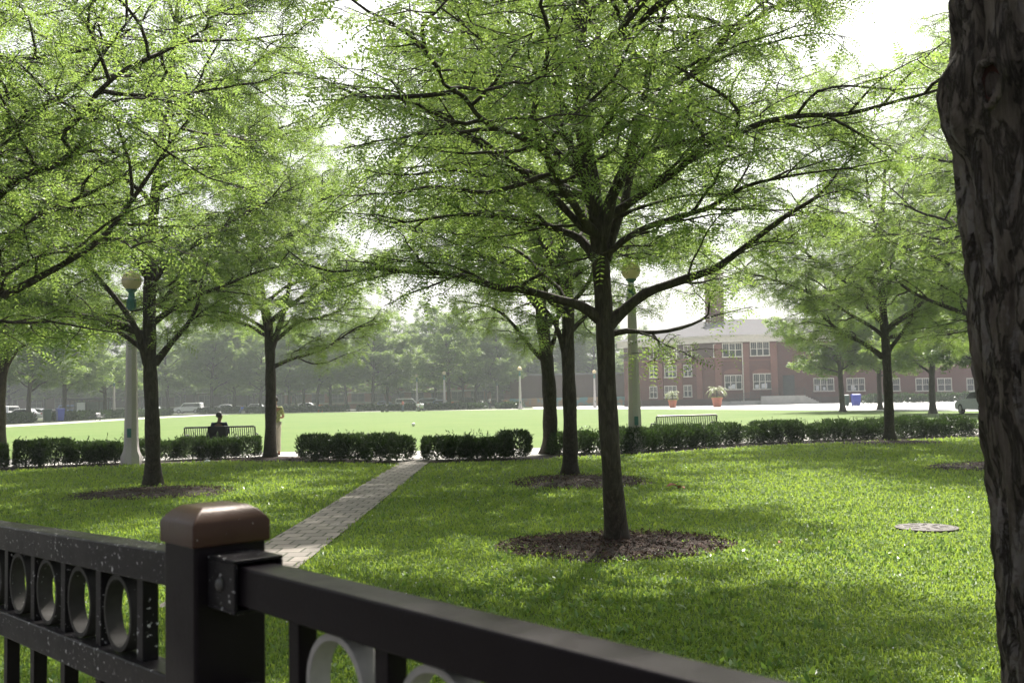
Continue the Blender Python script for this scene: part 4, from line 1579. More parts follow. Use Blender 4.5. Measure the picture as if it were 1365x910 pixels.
def bench(loc, rz, label, group):
    """seat faces +Y (away from the camera), length along X"""
    root = empty('park_bench', loc, rz, label, 'bench', group)
    Lb = 2.05
    m = MB()
    n = 32
    for k in range(n):
        x = -Lb / 2 + 0.04 + (Lb - 0.08) * k / (n - 1)
        m.tube([(x, 0.36, 0.43), (x, 0.06, 0.45), (x, -0.02, 0.50), (x, -0.12, 0.88)], 0.013, 6)
    m.build('slat', MT['bench'], root, smooth=True)['kind'] = 'stuff'
    m = MB()
    m.tube([(-Lb / 2, -0.125, 0.90), (0, -0.125, 0.90), (Lb / 2, -0.125, 0.90)], 0.026, 8)
    m.build('top_rail', MT['bench'], root)
    m = MB()
    m.tube([(-Lb / 2, 0.38, 0.425), (0, 0.38, 0.425), (Lb / 2, 0.38, 0.425)], 0.024, 8)
    m.build('front_rail', MT['bench'], root)
    for sx in (-1, 1):
        x = sx * (Lb / 2 + 0.02)
        m = MB()
        m.tube([(x, 0.36, 0.0), (x, 0.37, 0.42), (x, 0.36, 0.60), (x, 0.30, 0.66), (x, 0.0, 0.66), (x, -0.06, 0.64)], 0.022, 8)
        m.build('armrest', MT['bench'], root, smooth=True)
        m = MB()
        m.tube([(x, -0.16, 0.0), (x, -0.05, 0.42), (x, -0.06, 0.64), (x, -0.125, 0.90)], 0.024, 8)
        m.build('leg', MT['bench'], root, smooth=True)
    return root


GBn = 'slatted metal benches facing the open lawn'
p1 = np.array([xat(294, 30.2), 30.2, 0])
B1 = bench(p1, R(3), 'black slatted bench with a person seated on it', GBn)
dup(B1, (xat(913, 32.0), 32.0, 0.02), R(15), 'empty black slatted bench behind the long hedge near the right lamp', GBn)
dup(B1, (xat(137, 109), 108, 0), R(-80), 'far bench beside hedge below the bus shelter', GBn)

# ------------------------------------------------------------------ people


def skin_obj(name, joints, edges, mat, parent, sub=2):
    """joints: name -> (pos, radius)"""
    keys = list(joints)
    idx = {k: i for i, k in enumerate(keys)}
    bm = bmesh.new()
    lay = bm.verts.layers.skin.verify()
    vs = []
    for i, k in enumerate(keys):
        p, r = joints[k]
        v = bm.verts.new(p)
        rr = r if hasattr(r, '__len__') else (r, r)
        v[lay].radius = rr
        v[lay].use_root = (i == 0)
        vs.append(v)
    for a, b in edges:
        bm.edges.new((vs[idx[a]], vs[idx[b]]))
    me = bpy.data.meshes.new(name)
    bm.to_mesh(me)
    bm.free()
    o = finish(me, name, mat, parent)
    s = o.modifiers.new('skin', 'SKIN')
    s.use_smooth_shade = True
    ss = o.modifiers.new('sub', 'SUBSURF')
    ss.levels = sub
    ss.render_levels = sub
    return o


def chain(*ks):
    return list(zip(ks[:-1], ks[1:]))


def person(loc, rz, label, J, skin, hairm, shirtm, trousm, hands=False, long_sleeve=False, look=0.0, group=None):
    """J: dict of joint positions in local space; figure faces +Y"""
    root = empty('person', loc, rz, label, 'person', group)
    V = {k: Vector(v) for k, v in J.items()}
    hd = V['head']
    nk = V['neck']
    rad = dict(pelvis=(0.13, 0.10), waist=(0.12, 0.09), chest=(0.15, 0.11), neck0=0.07, neck=0.052, jaw=0.07, head=0.092, crown=0.07,
               shL=0.062, shR=0.062, elL=0.042, elR=0.042, wrL=0.029, wrR=0.029, haL=0.034, haR=0.034,
               hipL=0.09, hipR=0.09, knL=0.058, knR=0.058, anL=0.04, anR=0.04, heL=0.042, heR=0.042, toL=0.034, toR=0.034)
    V['jaw'] = nk.lerp(hd, 0.55) + Vector((math.sin(-look) * 0.025, math.cos(look) * 0.025, 0))
    V['crown'] = hd + (hd - nk).normalized() * 0.07
    V['neck0'] = V['chest'].lerp(nk, 0.55)
    for s in 'LR':
        w, e = V['wr' + s], V['el' + s]
        V['ha' + s] = w + (w - e).normalized() * 0.08
        if 'to' + s not in V:
            V['to' + s] = V['he' + s] + Vector((0, 0.17, -0.01))
    order = ['pelvis', 'waist', 'chest', 'neck0', 'neck', 'jaw', 'head', 'crown']
    for s in 'LR':
        order += [k + s for k in ('sh', 'el', 'wr', 'ha', 'hip', 'kn', 'an', 'he', 'to')]
    Jn = {k: (V[k], rad[k]) for k in order}
    E = chain('pelvis', 'waist', 'chest', 'neck0', 'neck', 'jaw', 'head', 'crown')
    for s in 'LR':
        E += [('chest', 'sh' + s)] + chain('sh' + s, 'el' + s, 'wr' + s, 'ha' + s)
        E += [('pelvis', 'hip' + s)] + chain('hip' + s, 'kn' + s, 'an' + s, 'he' + s, 'to' + s)
        if hands:
            ax = (V['ha' + s] - V['wr' + s]).normalized()
            side = ax.cross(Vector((0, 0, 1)))
            side = side.normalized() if side.length > 0.1 else Vector((1, 0, 0))
            up = side.cross(ax)
            for q in range(4):
                off = (q - 1.5) * 0.018
                ln = (0.062, 0.075, 0.07, 0.055)[q]
                a = V['ha' + s] + side * off + ax * 0.03
                Jn[f'f{q}a{s}'] = (a, 0.010)
                Jn[f'f{q}b{s}'] = (a + ax * ln * 0.5 - up * 0.004, 0.009)
                Jn[f'f{q}c{s}'] = (a + ax * ln * 0.9 - up * 0.02, 0.008)
                E += [('ha' + s, f'f{q}a{s}')] + chain(f'f{q}a{s}', f'f{q}b{s}', f'f{q}c{s}')
            Jn['ta' + s] = (V['wr' + s].lerp(V['ha' + s], 0.5) + side * 0.035, 0.012)
            Jn['tb' + s] = (V['ha' + s] + side * 0.055, 0.009)
            E += [('wr' + s, 'ta' + s), ('ta' + s, 'tb' + s)]
    skin_obj('body', Jn, E, skin, root)
    # facial features, ears
    fw = Vector((math.sin(-look), math.cos(look), 0))
    sdv = Vector((fw.y, -fw.x, 0))
    m = MB()
    n0 = hd + fw * 0.092 + Vector((0, 0, -0.02))
    m.add([n0 + sdv * 0.016 + Vector((0, 0, -.022)), n0 - sdv * 0.016 + Vector((0, 0, -.022)), n0 + Vector((0, 0, .03)), n0 + fw * 0.024 + Vector((0, 0, -.016))],
          [(0, 1, 3), (1, 2, 3), (2, 0, 3), (0, 2, 1)])
    for sg in (-1, 1):
        e = hd + sdv * sg * 0.094 + Vector((0, 0, -0.012)) - fw * 0.005
        m.box(e, (0.016, 0.045, 0.06), -look)
    m.build('ear', skin, root)
    m = MB()
    for sg in (-1, 1):
        e = hd + fw * 0.088 + sdv * sg * 0.034 + Vector((0, 0, 0.012))
        m.box(e, (0.024, 0.012, 0.011), -look)
    m.box(hd + fw * 0.084 + Vector((0, 0, -0.062)), (0.046, 0.012, 0.009), -look)
    m.build('eye', hairm, root)
    # hair shell
    if hairm is not None:
        bm = bmesh.new()
        bmesh.ops.create_uvsphere(bm, u_segments=20, v_segments=14, radius=0.106)
        kill = []
        for v in bm.verts:
            v.co.z *= 1.12
            f_ = v.co.dot(fw)
            if f_ > 0.03 and v.co.z < 0.035 or v.co.z < -0.055:
                kill.append(v)
            v.co *= 1 + 0.05 * noise.noise(v.co * 40)
        bmesh.ops.delete(bm, geom=kill, context='VERTS')
        me = bpy.data.meshes.new('hair')
        bm.to_mesh(me)
        bm.free()
        h = finish(me, 'hair', hairm, root, smooth=True, loc=hd + Vector((0, 0, 0.022)) - fw * 0.008)
        sd = h.modifiers.new('s', 'SOLIDIFY')
        sd.thickness = 0.012
    # shirt
    Js = {'waist': (V['waist'], (0.145, 0.115))}
    Js['hem'] = (V['pelvis'].lerp(V['waist'], 0.15), (0.155, 0.125))
    Js['chest'] = (V['chest'], (0.165, 0.125))
    Js['coll'] = (V['neck0'], (0.085, 0.08))
    Es = [('waist', 'hem'), ('waist', 'chest'), ('chest', 'coll')]
    for s in 'LR':
        Js['sh' + s] = (V['sh' + s], 0.078)
        endp = V['wr' + s] if long_sleeve else V['sh' + s].lerp(V['el' + s], 0.75)
        Js['el' + s] = (V['el' + s] if long_sleeve else endp, 0.056 if long_sleeve else 0.062)
        Es += [('chest', 'sh' + s), ('sh' + s, 'el' + s)]
        if long_sleeve:
            Js['cu' + s] = (endp, 0.04)
            Es += [('el' + s, 'cu' + s)]
    skin_obj('shirt', Js, Es, shirtm, root)
    Jt = {'pelvis': (V['pelvis'], (0.15, 0.12))}
    Et = []
    for s in 'LR':
        Jt['hip' + s] = (V['hip' + s], 0.105)
        Jt['kn' + s] = (V['kn' + s], 0.078)
        Jt['an' + s] = (V['an' + s], 0.066)
        Et += [('pelvis', 'hip' + s)] + chain('hip' + s, 'kn' + s, 'an' + s)
    skin_obj('trousers', Jt, Et, trousm, root)
    # shoes
    for s in 'LR':
        skin_obj('shoe', {'a': (V['he' + s] + Vector((0, -0.02, 0)), 0.05), 'b': (V['he' + s].lerp(V['to' + s], 0.6), 0.047), 'c': (V['to' + s] + Vector((0, 0.03, 0)), 0.036)},
                 [('a', 'b'), ('b', 'c')], MT['blackcloth'], root)
    return root


def J_stand(h=1.75, stride=0.0, arms='down'):
    k = h / 1.75
    J = dict(pelvis=(0, 0, 0.97), waist=(0, 0.0, 1.13), chest=(0, 0, 1.33), neck=(0, 0.02, 1.53), head=(0, 0.035, 1.66),
             shL=(-0.18, 0, 1.42), shR=(0.18, 0, 1.42), hipL=(-0.095, 0, 0.92), hipR=(0.095, 0, 0.92),
             knL=(-0.10, 0.03 + stride * 0.5, 0.5), knR=(0.10, 0.03 - stride * 0.3, 0.5), anL=(-0.105, stride, 0.10), anR=(0.105, -stride, 0.10),
             heL=(-0.105, -0.03 + stride, 0.045), heR=(0.105, -0.03 - stride, 0.045))
    if arms == 'down':
        J.update(elL=(-0.24, -0.03, 1.13), elR=(0.24, -0.03, 1.13), wrL=(-0.24, 0.07, 0.88), wrR=(0.24, 0.07, 0.88))
    elif arms == 'fold':
        J.update(elL=(-0.27, 0.05, 1.14), elR=(0.27, 0.05, 1.14), wrL=(0.02, 0.22, 1.18), wrR=(-0.02, 0.25, 1.13))
    elif arms == 'fwd':
        J.update(elL=(-0.22, 0.10, 1.14), elR=(0.22, 0.10, 1.14), wrL=(-0.18, 0.36, 1.08), wrR=(0.18, 0.36, 1.08))
    return {a: tuple(x * k for x in b) for a, b in J.items()}


def J_sit():
    return dict(pelvis=(0, 0.03, 0.56), waist=(0, -0.01, 0.70), chest=(0, -0.03, 0.90), neck=(0, 0.0, 1.10), head=(0.0, 0.03, 1.225),
                shL=(-0.19, -0.02, 0.99), shR=(0.19, -0.02, 0.99), elL=(-0.25, 0.04, 0.73), elR=(0.25, 0.04, 0.73), wrL=(-0.12, 0.24, 0.62), wrR=(0.12, 0.24, 0.62),
                hipL=(-0.1, 0.10, 0.55), hipR=(0.1, 0.10, 0.55), knL=(-0.13, 0.50, 0.52), knR=(0.13, 0.50, 0.52), anL=(-0.13, 0.48, 0.12), anR=(0.13, 0.48, 0.12),
                heL=(-0.13, 0.45, 0.05), heR=(0.13, 0.45, 0.05))


sx = xat(291.5, 30.2)
person((sx, 30.26, 0), R(3), 'person in a dark navy top seated on the bench, head turned right, dark hair', J_sit(), MT['skin_dark'], MT['hair'], MT['navy'], MT['blackcloth'], True, True, look=-0.7)
# dark jacket / bag over the bench back beside the sitter
m = MB()
jc = np.array([xat(292, 30.2), 30.05, 0])
m.prism([(-0.30, 0.47), (0.27, 0.47), (0.29, 0.6), (0.26, 0.92), (-0.26, 0.935), (-0.30, 0.7)], (jc[0], jc[1] - 0.035, 0), (1, 0.05, 0), (0, -0.08, 1), (0, 0.035, 0))
jk = m.build('jacket', MT['blackcloth'], None, bevel=0.012, seg=3)
tag(jk, 'dark jacket hung over the bench back behind the seated person', 'jacket')
pp = gp(373, 608)
person((xat(366.5, 30.4), 30.4, 0), R(25), 'person in a green print shirt and cream trousers standing half hidden behind a trunk', J_stand(1.76, 0.03, 'fold'), MT['skin'], MT['hair'], MT['print'], MT['cream'], True)
# far people
person((xat(324, 150.5), 150.0, 0), R(160), 'far person in a bright blue shirt sitting low before the far hedge', J_sit(), MT['skin'], MT['hair'], MT['royal'], MT['jeans'])
person((xat(537, 137), 137.0, 0), R(70), 'far person in a pink top and jeans standing by the stroller', J_stand(1.62, 0.05, 'fwd'), MT['skin'], MT['hair'], MT['pink'], MT['jeans'])
person((xat(653, 150), 150, 0), R(-60), 'far person in a white top walking near the orange barrels', J_stand(1.75, 0.2, 'down'), MT['skin'], MT['hair'], MT['white'], MT['blackcloth'])
person((xat(557, 138), 138.0, 0), R(200), 'far person in a white top crouched beside the lamp post, right of the pink top', J_sit(), MT['skin'], MT['hair'], MT['white'], MT['green_bin'])
# support for the two low sitters: small blocks they sit on
for (px, Y, rz_, lab) in ((324, 150.0, R(160), 'low concrete block seat under the far blue shirted person'), (557, 138.0, R(200), 'low concrete block seat under the far crouched person in white')):
    m = MB().box((0, 0, 0.215), (0.5, 0.38, 0.43))
    o = m.build('block_seat', MT['walk'], None, bevel=0.02, loc=(xat(px, Y), Y, 0))
    o.rotation_euler.z = rz_
    tag(o, lab, 'seat')


def stroller(loc, rz, cloth, label):
    root = empty('stroller', loc, rz, label, 'stroller', 'baby strollers on the far lawn edge')
    m = MB()
    m.tube([(-0.25, -0.35, 1.0), (-0.25, 0.1, 0.5), (-0.25, 0.38, 0.13)], 0.02, 6)
    m.tube([(0.25, -0.35, 1.0), (0.25, 0.1, 0.5), (0.25, 0.38, 0.13)], 0.02, 6)
    m.tube([(-0.25, 0.15, 0.55), (-0.25, -0.3, 0.13)], 0.02, 6)
    m.tube([(0.25, 0.15, 0.55), (0.25, -0.3, 0.13)], 0.02, 6)
    m.tube([(-0.25, -0.35, 1.0), (0.25, -0.35, 1.0)], 0.022, 6)
    m.build('frame', MT['steel'], root)
    m = MB()
    m.prism([(-0.25, 0.62), (0.05, 0.42), (0.34, 0.42), (0.36, 0.5), (0.1, 0.52), (-0.2, 0.95), (-0.28, 0.92)], (-0.22, 0, 0), (0, 1, 0), (0, 0, 1), (0.44, 0, 0))
    m.build('seat', cloth, root, bevel=0.01)
    m = MB()
    m.prism([(-0.3, 0.9), (-0.1, 1.08), (0.12, 1.05), (0.2, 0.9), (0.12, 0.95), (-0.1, 1.0)], (-0.24, 0, 0), (0, 1, 0), (0, 0, 1), (0.48, 0, 0))
    m.build('canopy', cloth, root, bevel=0.01)
    for x in (-0.28, 0.28):
        for y in (-0.3, 0.38):
            MB().tube([(x - 0.02, y, 0.13), (x + 0.02, y, 0.13)], 0.13, 14).build('wheel', MT['tyre'], root)
    return root


stroller((xat(513, 136.5), 136.5, 0), R(75), MT['blackcloth'], 'dark baby stroller on the far walk left of the pink top')
stroller((xat(562, 136), 136, 0), R(20), MT['pale'], 'pale baby stroller on the far walk right of the pink top')

# ------------------------------------------------------------------ bins, barrels, planters


def bin_(loc, rz, mat, label, w=0.62, d=0.72, h=1.1):
    root = empty('wheeled_bin', loc, rz, label, 'bin', 'refuse bins at the lawn edges')
    m = MB()
    m.box((0, 0, 0.06 + h * 0.45), (w * 0.8, d * 0.8, h * 0.9 - 0.06), 0, 1.2)
    m.box((0, -d * 0.47, h * 0.86), (w * 0.7, 0.05, 0.05))
    m.build('body', mat, root, bevel=0.02)
    m = MB()
    m.prism([(-d * 0.55, h * 0.905), (d * 0.5, h * 0.905), (d * 0.52, h * 0.94), (0.0, h * 1.03), (-d * 0.5, h * 0.97)], (-w * 0.52, 0, 0), (0, 1, 0), (0, 0, 1), (w * 1.04, 0, 0))
    m.build('lid', mat, root, bevel=0.015)
    for x in (-w * 0.36, w * 0.36):
        MB().tube([(x - 0.03, d * 0.38, 0.11), (x + 0.03, d * 0.38, 0.11)], 0.11, 14).build('wheel', MT['tyre'], root)
    MB().tube([(-w * 0.4, d * 0.56, h * 0.88), (w * 0.4, d * 0.56, h * 0.88)], 0.02, 6).build('handle', mat, root)
    return root


bin_((-49.3, 108.5, 0), R(40), MT['blue_bin'], 'bright blue wheeled bin on the far left walk by the hedge', 0.78, 0.8, 1.42)
bin_((-50.3, 107.6, 0), R(40), MT['green_bin'], 'dark green wheeled bin left of the far blue bin', 0.8, 0.8, 1.35)
bin_((xat(1141, 103), 103, 0), R(0), MT['blue_bin'], 'blue wheeled bin on the pavement before the right brick wall', 0.85, 0.8, 1.25)
bin_((xat(1128.5, 104), 104, 0), R(0), MT['green_bin'], 'narrow dark green bin left of the right blue bin', 0.45, 0.5, 1.2)


def barrel(loc, label, s=1.0):
    root = empty('traffic_barrel', loc, 0, label, 'traffic barrel', 'orange traffic barrels by the street')
    MB().lathe([(0.36, 0), (0.36, 0.06), (0.30, 0.08), (0.29, 0.3), (0.28, 0.31), (0.26, 0.6), (0.25, 0.61), (0.23, 0.92), (0.1, 0.95), (0.0001, 0.95)], n=18).build('body', MT['orange'], root, smooth=False)
    m = MB()
    for z, r in ((0.36, 0.283), (0.68, 0.252)):
        m.lathe([(r, z), (r + 0.004, z + 0.01), (r - 0.004, z + 0.12), (r - 0.01, z + 0.12)], n=18)
    m.build('band', MT['white'], root)
    root.scale = (s,) * 3
    return root


barrel((xat(675, 148), 148, 0), 'orange traffic barrel right of the walking person in white', 1.25)
barrel((xat(604, 158), 158, 0), 'orange traffic barrel right of the thick forked far tree', 1.2)
barrel((xat(427, 153.5), 153.5, 0), 'orange traffic barrel in the gap of the far hedges', 1.2)


def palm(loc, seed, label, s=1.0):
    rng = np.random.default_rng(seed)
    root = empty('potted_palm', loc, 0, label, 'potted palm', 'potted palms on the pavement')
    MB().lathe([(0.36, 0.0), (0.50, 0.78), (0.55, 0.80), (0.55, 0.95), (0.49, 0.95), (0.47, 0.85), (0.0001, 0.85)], n=28).build('pot', MT['terracotta'], root, bevel=0.01)
    MB().tube([(0, 0, 0.8), (0.02, 0.0, 1.2), (0.0, 0.02, 1.65)], [0.11, 0.09, 0.07], 10).build('trunk', MT['bark'], root, smooth=True)
    P, D, U, Ls = [], [], [], []
    for k in range(26):
        a = k * 2.4 + rng.normal(0, 0.2)
        e = rng.uniform(0.15, 1.25)
        L = rng.uniform(0.85, 1.3)
        p = np.array([0, 0.02, 1.62])
        el = e
        for q in range(14):
            dv = np.array([math.cos(a) * math.cos(el), math.sin(a) * math.cos(el), math.sin(el)])
            p = p + dv * L / 14
            el -= 0.13
            sd = np.array([-math.sin(a), math.cos(a), 0])
            for sg in (-1, 1):
                P.append(p)
                D.append(unit(sd * sg + dv * 0.7 + np.array([0, 0, -0.25])))
                U.append(np.array([0, 0, 1.0]) + rng.normal(0, 0.2, 3))
                Ls.append(0.34 * math.sin(math.pi * (q + 2) / 17))
    Ls = np.array(Ls)[:, None]
    finish(quads_cloud('frond', np.array(P), np.array(D), unit(np.array(U)), Ls, np.full_like(Ls, 0.02)), 'frond', MT['palm'], root)
    rr = np.sqrt(rng.uniform(0, 1, 260)) * 0.5
    aa = rng.uniform(0, 6.28, 260)
    finish(quads_cloud('flower_fringe', np.column_stack([rr * np.cos(aa), rr * np.sin(aa), np.full(260, 0.86)]),
                       unit(rng.normal(0, 0.6, (260, 3)) + np.array([0, 0, 0.8])), unit(rng.normal(0, 1, (260, 3))), np.full((260, 1), 0.2), np.full((260, 1), 0.03)), 'underplanting', MT['weed'], root)
    root.scale = (s,) * 3
    return root


palm((xat(896.5, 120), 120, 0), 1, 'potted palm in terracotta before the three storey wing', 1.0)
palm((xat(956, 120), 120, 0), 2, 'larger potted palm in terracotta at the building corner', 1.22)

# ------------------------------------------------------------------ buildings


class Facade:
    """vertical plane from A to B; s along, z up, d outward to the camera side"""
    def __init__(s, A, B):
        s.A = np.array([A[0], A[1], 0.0])
        u = np.array([B[0] - A[0], B[1] - A[1], 0.0])
        s.L = np.linalg.norm(u)
        s.u = u / s.L
        s.n = np.array([s.u[1], -s.u[0], 0])

    def box(s, mb, s0, s1, z0, z1, d0, d1):
        mb.obox(s.A + s.u * s0 + s.n * d0 + zF * z0, s.u * (s1 - s0), s.n * (d1 - d0), zF * (z1 - z0))

    def px(s, x, y):
        d = ray(x, y)
        t = np.dot(s.A - EYE, s.n) / np.dot(d, s.n)
        p = EYE + d * t
        return float(np.dot(p - s.A, s.u)), float(p[2])


def window(fc, parent, s0, s1, z0, z1, cols, papers=0, fm='trim'):
    m = MB()
    t = 0.11
    fc.box(m, s0 - t, s1 + t, z1, z1 + t * 1.2, 0.003, 0.10)
    fc.box(m, s0 - t - 0.06, s1 + t + 0.06, z0 - t * 1.3, z0, 0.003, 0.16)
    fc.box(m, s0 - t, s0, z0, z1, 0.003, 0.09)
    fc.box(m, s1, s1 + t, z0, z1, 0.003, 0.09)
    w = (s1 - s0) / cols
    for c in range(1, cols):
        fc.box(m, s0 + w * c - 0.06, s0 + w * c + 0.06, z0, z1, 0.003, 0.085)
    zm = (z0 + z1) / 2
    for c in range(cols):
        a = s0 + w * c + (0.06 if c else 0)
        b = s0 + w * (c + 1) - (0.06 if c < cols - 1 else 0)
        fc.box(m, a, b, zm - 0.04, zm + 0.04, 0.003, 0.07)
        for q in (1, 2):
            xx = a + (b - a) * q / 3
            fc.box(m, xx - 0.015, xx + 0.015, zm + 0.04, z1, 0.03, 0.055)
    f = m.build('window', MT[fm], parent)
    m = MB()
    fc.box(m, s0, s1, z0, z1, 0.006, 0.028)
    m.build('pane', MT['pane'], f)
    rr = random.Random(int(s0 * 100) + cols)
    if papers:
        m = MB()
        for q in range(papers):
            a = rr.uniform(s0, s1 - 0.6)
            h_ = rr.uniform(0.3, 0.75)
            fc.box(m, a, a + rr.uniform(0.3, 0.55), z0 + 0.06, z0 + 0.06 + h_, 0.03 + 0.003 * q, 0.034 + 0.003 * q)
        m.build('paper', MT['pale'], f)
    return f


school = empty('brick_building', (28, 138, 0), 0, 'dark red brick building with cream windows, slate hip roof and tall chimney', 'building')
INV = None


def sbuild(m, name, mat, parent=None, **kw):
    o = m.build(name, mat, None, **kw)
    par = parent or school
    reg(o, par)
    if par is school:
        o.matrix_parent_inverse = Matrix.Translation(school.location).inverted()
    return o


EAVE = 9.0
# footprints
m = MB()
m.prism([(16.6, 148.4), (28, 138), (36.4, 137), (37.2, 139.5), (78, 139.5), (78, 170), (26, 172)], (0, 0, -0.05), (1, 0, 0), (0, 1, 0), (0, 0, EAVE + 0.05))
sbuild(m, 'wall', MT['brick'])
fL = Facade((16.6, 148.4), (28, 138))
fM = Facade((28, 138), (36.4, 137))
fR = Facade((37.2, 139.5), (78, 139.5))


def bwin(fc, x0, y0, x1, y1, cols, papers=0):
    s0, z1 = fc.px(x0, y0)
    s1, z0 = fc.px(x1, y1)
    f = window(fc, None, s0 + 0.1, s1 - 0.1, z0 + 0.1, z1 - 0.1, cols, papers)
    reg(f, school)
    f.matrix_parent_inverse = Matrix.Translation(school.location).inverted()


for (x0, x1, c) in ((866.0, 877.0, 2), (886, 902.5, 3), (911.5, 923, 2)):
    for (y0, y1) in ((462.5, 479), (488, 503.5), (515, 530.5)):
        dy = (866 - x0) * 0.035
        bwin(fL, x0, y0 + dy, x1, y1 + dy, c)
bwin(fM, 950.5, 459, 954.8, 476, 1)
bwin(fM, 962.5, 457.5, 989.5, 475.5, 3)
bwin(fM, 999.5, 455.5, 1026, 474, 3)
bwin(fM, 965.5, 500, 989.5, 519, 3, 3)
bwin(fM, 1003.5, 498, 1029, 518.5, 3, 3)
for (x0, x1, c, pp_) in ((1084, 1112, 3, 2), (1128, 1153, 3, 2), (1189, 1200, 1, 0), (1220, 1239, 2, 0), (1249, 1269, 2, 0), (1288, 1308, 2, 0)):
    bwin(fR, x0, 504, x1, 521, c, pp_)
    bwin(fR, x0, 462, x1, 480, c)
# pilasters, bands, cornice
m = MB()
for x in (880.5, 906.5, 933):
    s, _ = fL.px(x, 500)
    fL.box(m, s - 0.45, s + 0.45, 0.9, EAVE - 2.9, 0.0, 0.16)
for x in (957.5, 994.5, 1032):
    s, _ = fM.px(x, 500)
    fM.box(m, s - 0.45, s + 0.45, 0.9, EAVE - 0.6, 0.0, 0.2)
sbuild(m, 'pilaster', MT['brick_light'])
m = MB()
s0, zb = fL.px(930, 478)
fL.box(m, 0.1, fL.L, zb - 0.12, zb + 0.12, 0.0, 0.2)
fM.box(m, 0.0, fM.L, zb - 0.5, zb - 0.3, 0.0, 0.12)
sbuild(m, 'band', MT['brick_light'])
m = MB()
for f_ in (fL, fM, fR):
    f_.box(m, 0.0, f_.L, -0.02, 0.85, 0.0, 0.12)
sbuild(m, 'plinth', MT['brick_dark'])
m = MB()
fL.box(m, 0.1, fL.L, zb + 0.125, EAVE - 0.4, 0.0, 0.05)
sbuild(m, 'frieze', MT['brick_dark'])
for x in (978, 1016):
    s, z = fM.px(x, 499)
    m = MB()
    pts = []
    for k in range(13):
        a = math.pi * k / 12
        pts.append((1.4 * math.cos(a), 0.62 * math.sin(a)))
    m.prism(pts, fM.A + fM.u * s + fM.n * 0.005 + zF * (z + 0.16), fM.u, zF, fM.n * 0.1)
    sbuild(m, 'arch', MT['brick_light'])
m = MB()
for f_, e0, e1 in ((fL, -0.6, 0.3), (fM, -0.3, 0.6), (fR, 0, 0)):
    f_.box(m, e0, f_.L + e1, EAVE - 0.35, EAVE + 0.35, -0.3, 0.75)
    f_.box(m, e0, f_.L + e1, EAVE + 0.36, EAVE + 0.62, -0.3, 1.0)
sbuild(m, 'cornice', MT['trim'])
m = MB()
s, _ = fM.px(990.3, 500)
m.tube([fM.A + fM.u * s + fM.n * 0.28 + zF * 0.1, fM.A + fM.u * s + fM.n * 0.28 + zF * 4, fM.A + fM.u * s + fM.n * 0.28 + zF * (EAVE - 0.4)], 0.07, 8)
sbuild(m, 'drainpipe', MT['trim'])
# hip roof
m = MB()
ez = EAVE + 0.625
base = [(15.4, 148.2), (27.6, 136.8), (37.6, 136.0), (38.6, 138.4), (79.5, 138.4), (79.5, 171), (26, 173.5)]
ridge = [(29, 156, ez + 3.3), (34, 152, ez + 3.3), (66, 155, ez + 3.3)]
vs = [(x, y, ez) for x, y in base] + ridge
m.add(vs, [(0, 1, 8, 7), (1, 2, 8), (2, 3, 8), (3, 4, 9, 8), (4, 5, 9), (5, 6, 7, 8, 9), (6, 0, 7), (6, 5, 4, 3, 2, 1, 0)])
roof = sbuild(m, 'roof', MT['slate'])
m = MB()
ch = pz(952, 400, 153)
m.box((ch[0], 153, 14.5), (2.4, 2.4, 11.0))
m.box((ch[0], 153, 20.1), (2.8, 2.8, 0.4))
m.box((ch[0], 153, 18.8), (2.55, 2.55, 0.3))
o = m.build('chimney', MT['brick_light'], None)
reg(o, roof)
# entrance recess door + steps + ramp
m = MB()
fR.box(m, 0.6, 2.2, 1.2, 4.0, 0.003, 0.08)
sbuild(m, 'door', MT['pane'])
m = MB()
sA, _ = fM.px(945, 535)
fM.box(m, 0.2, 8.8, -0.03, 0.55, 0.8, 2.2)
fM.box(m, 5.8, 11.6, -0.03, 1.15, 2.25, 3.2)
for k in range(6):
    fM.box(m, 11.61 + 0.34 * k, 11.95 + 0.34 * k, -0.03, 1.0 - 0.17 * k, 1.0, 3.0)
sbuild(m, 'ramp', MT['walk'])
m = MB()


def railing(fc, s0, s1, d, zb0, zb1):
    n = max(2, int((s1 - s0) / 1.1))
    for k in range(n + 1):
        s = s0 + (s1 - s0) * k / n
        zb = zb0 + (zb1 - zb0) * k / n
        p = fc.A + fc.u * s + fc.n * d
        m.tube([p + zF * zb, p + zF * (zb + 1.0)], 0.025, 6)
    for h in (0.98, 0.65, 0.35):
        m.tube([fc.A + fc.u * s0 + fc.n * d + zF * (zb0 + h), fc.A + fc.u * s1 + fc.n * d + zF * (zb1 + h)], 0.022, 6)


railing(fM, 0.3, 8.7, 2.1, 0.53, 0.53)
railing(fM, 5.9, 11.5, 3.1, 1.13, 1.13)
railing(fM, 0.3, 5.7, 3.1, 0.0, 0.9)
railing(fM, 11.6, 13.6, 2.9, 1.0, 0.2)
sbuild(m, 'railing', MT['rail'])

# low brown building with mural
lo = empty('brown_building', (10, 168, 0), 0, 'low dark brown brick building with a painted mural band along its foot', 'building')
m = MB().box((0, 5, 2.6), (21, 10, 5.3))
m.build('wall', MT['brick_dark'], lo)
m = MB()
for k in range(9):
    m.box((-10 + 2.5 * k, -0.09, 2.6), (0.4, 0.18, 5.0))
m.build('pilaster', MT['brick_dark'], lo)
MB().box((0, -0.35, 0.75), (21.2, 0.3, 1.4)).build('mural', MT['mural'], lo)
MB().box((0, 5, 5.4), (21.6, 10.6, 0.3)).build('coping', MT['slate'], lo)

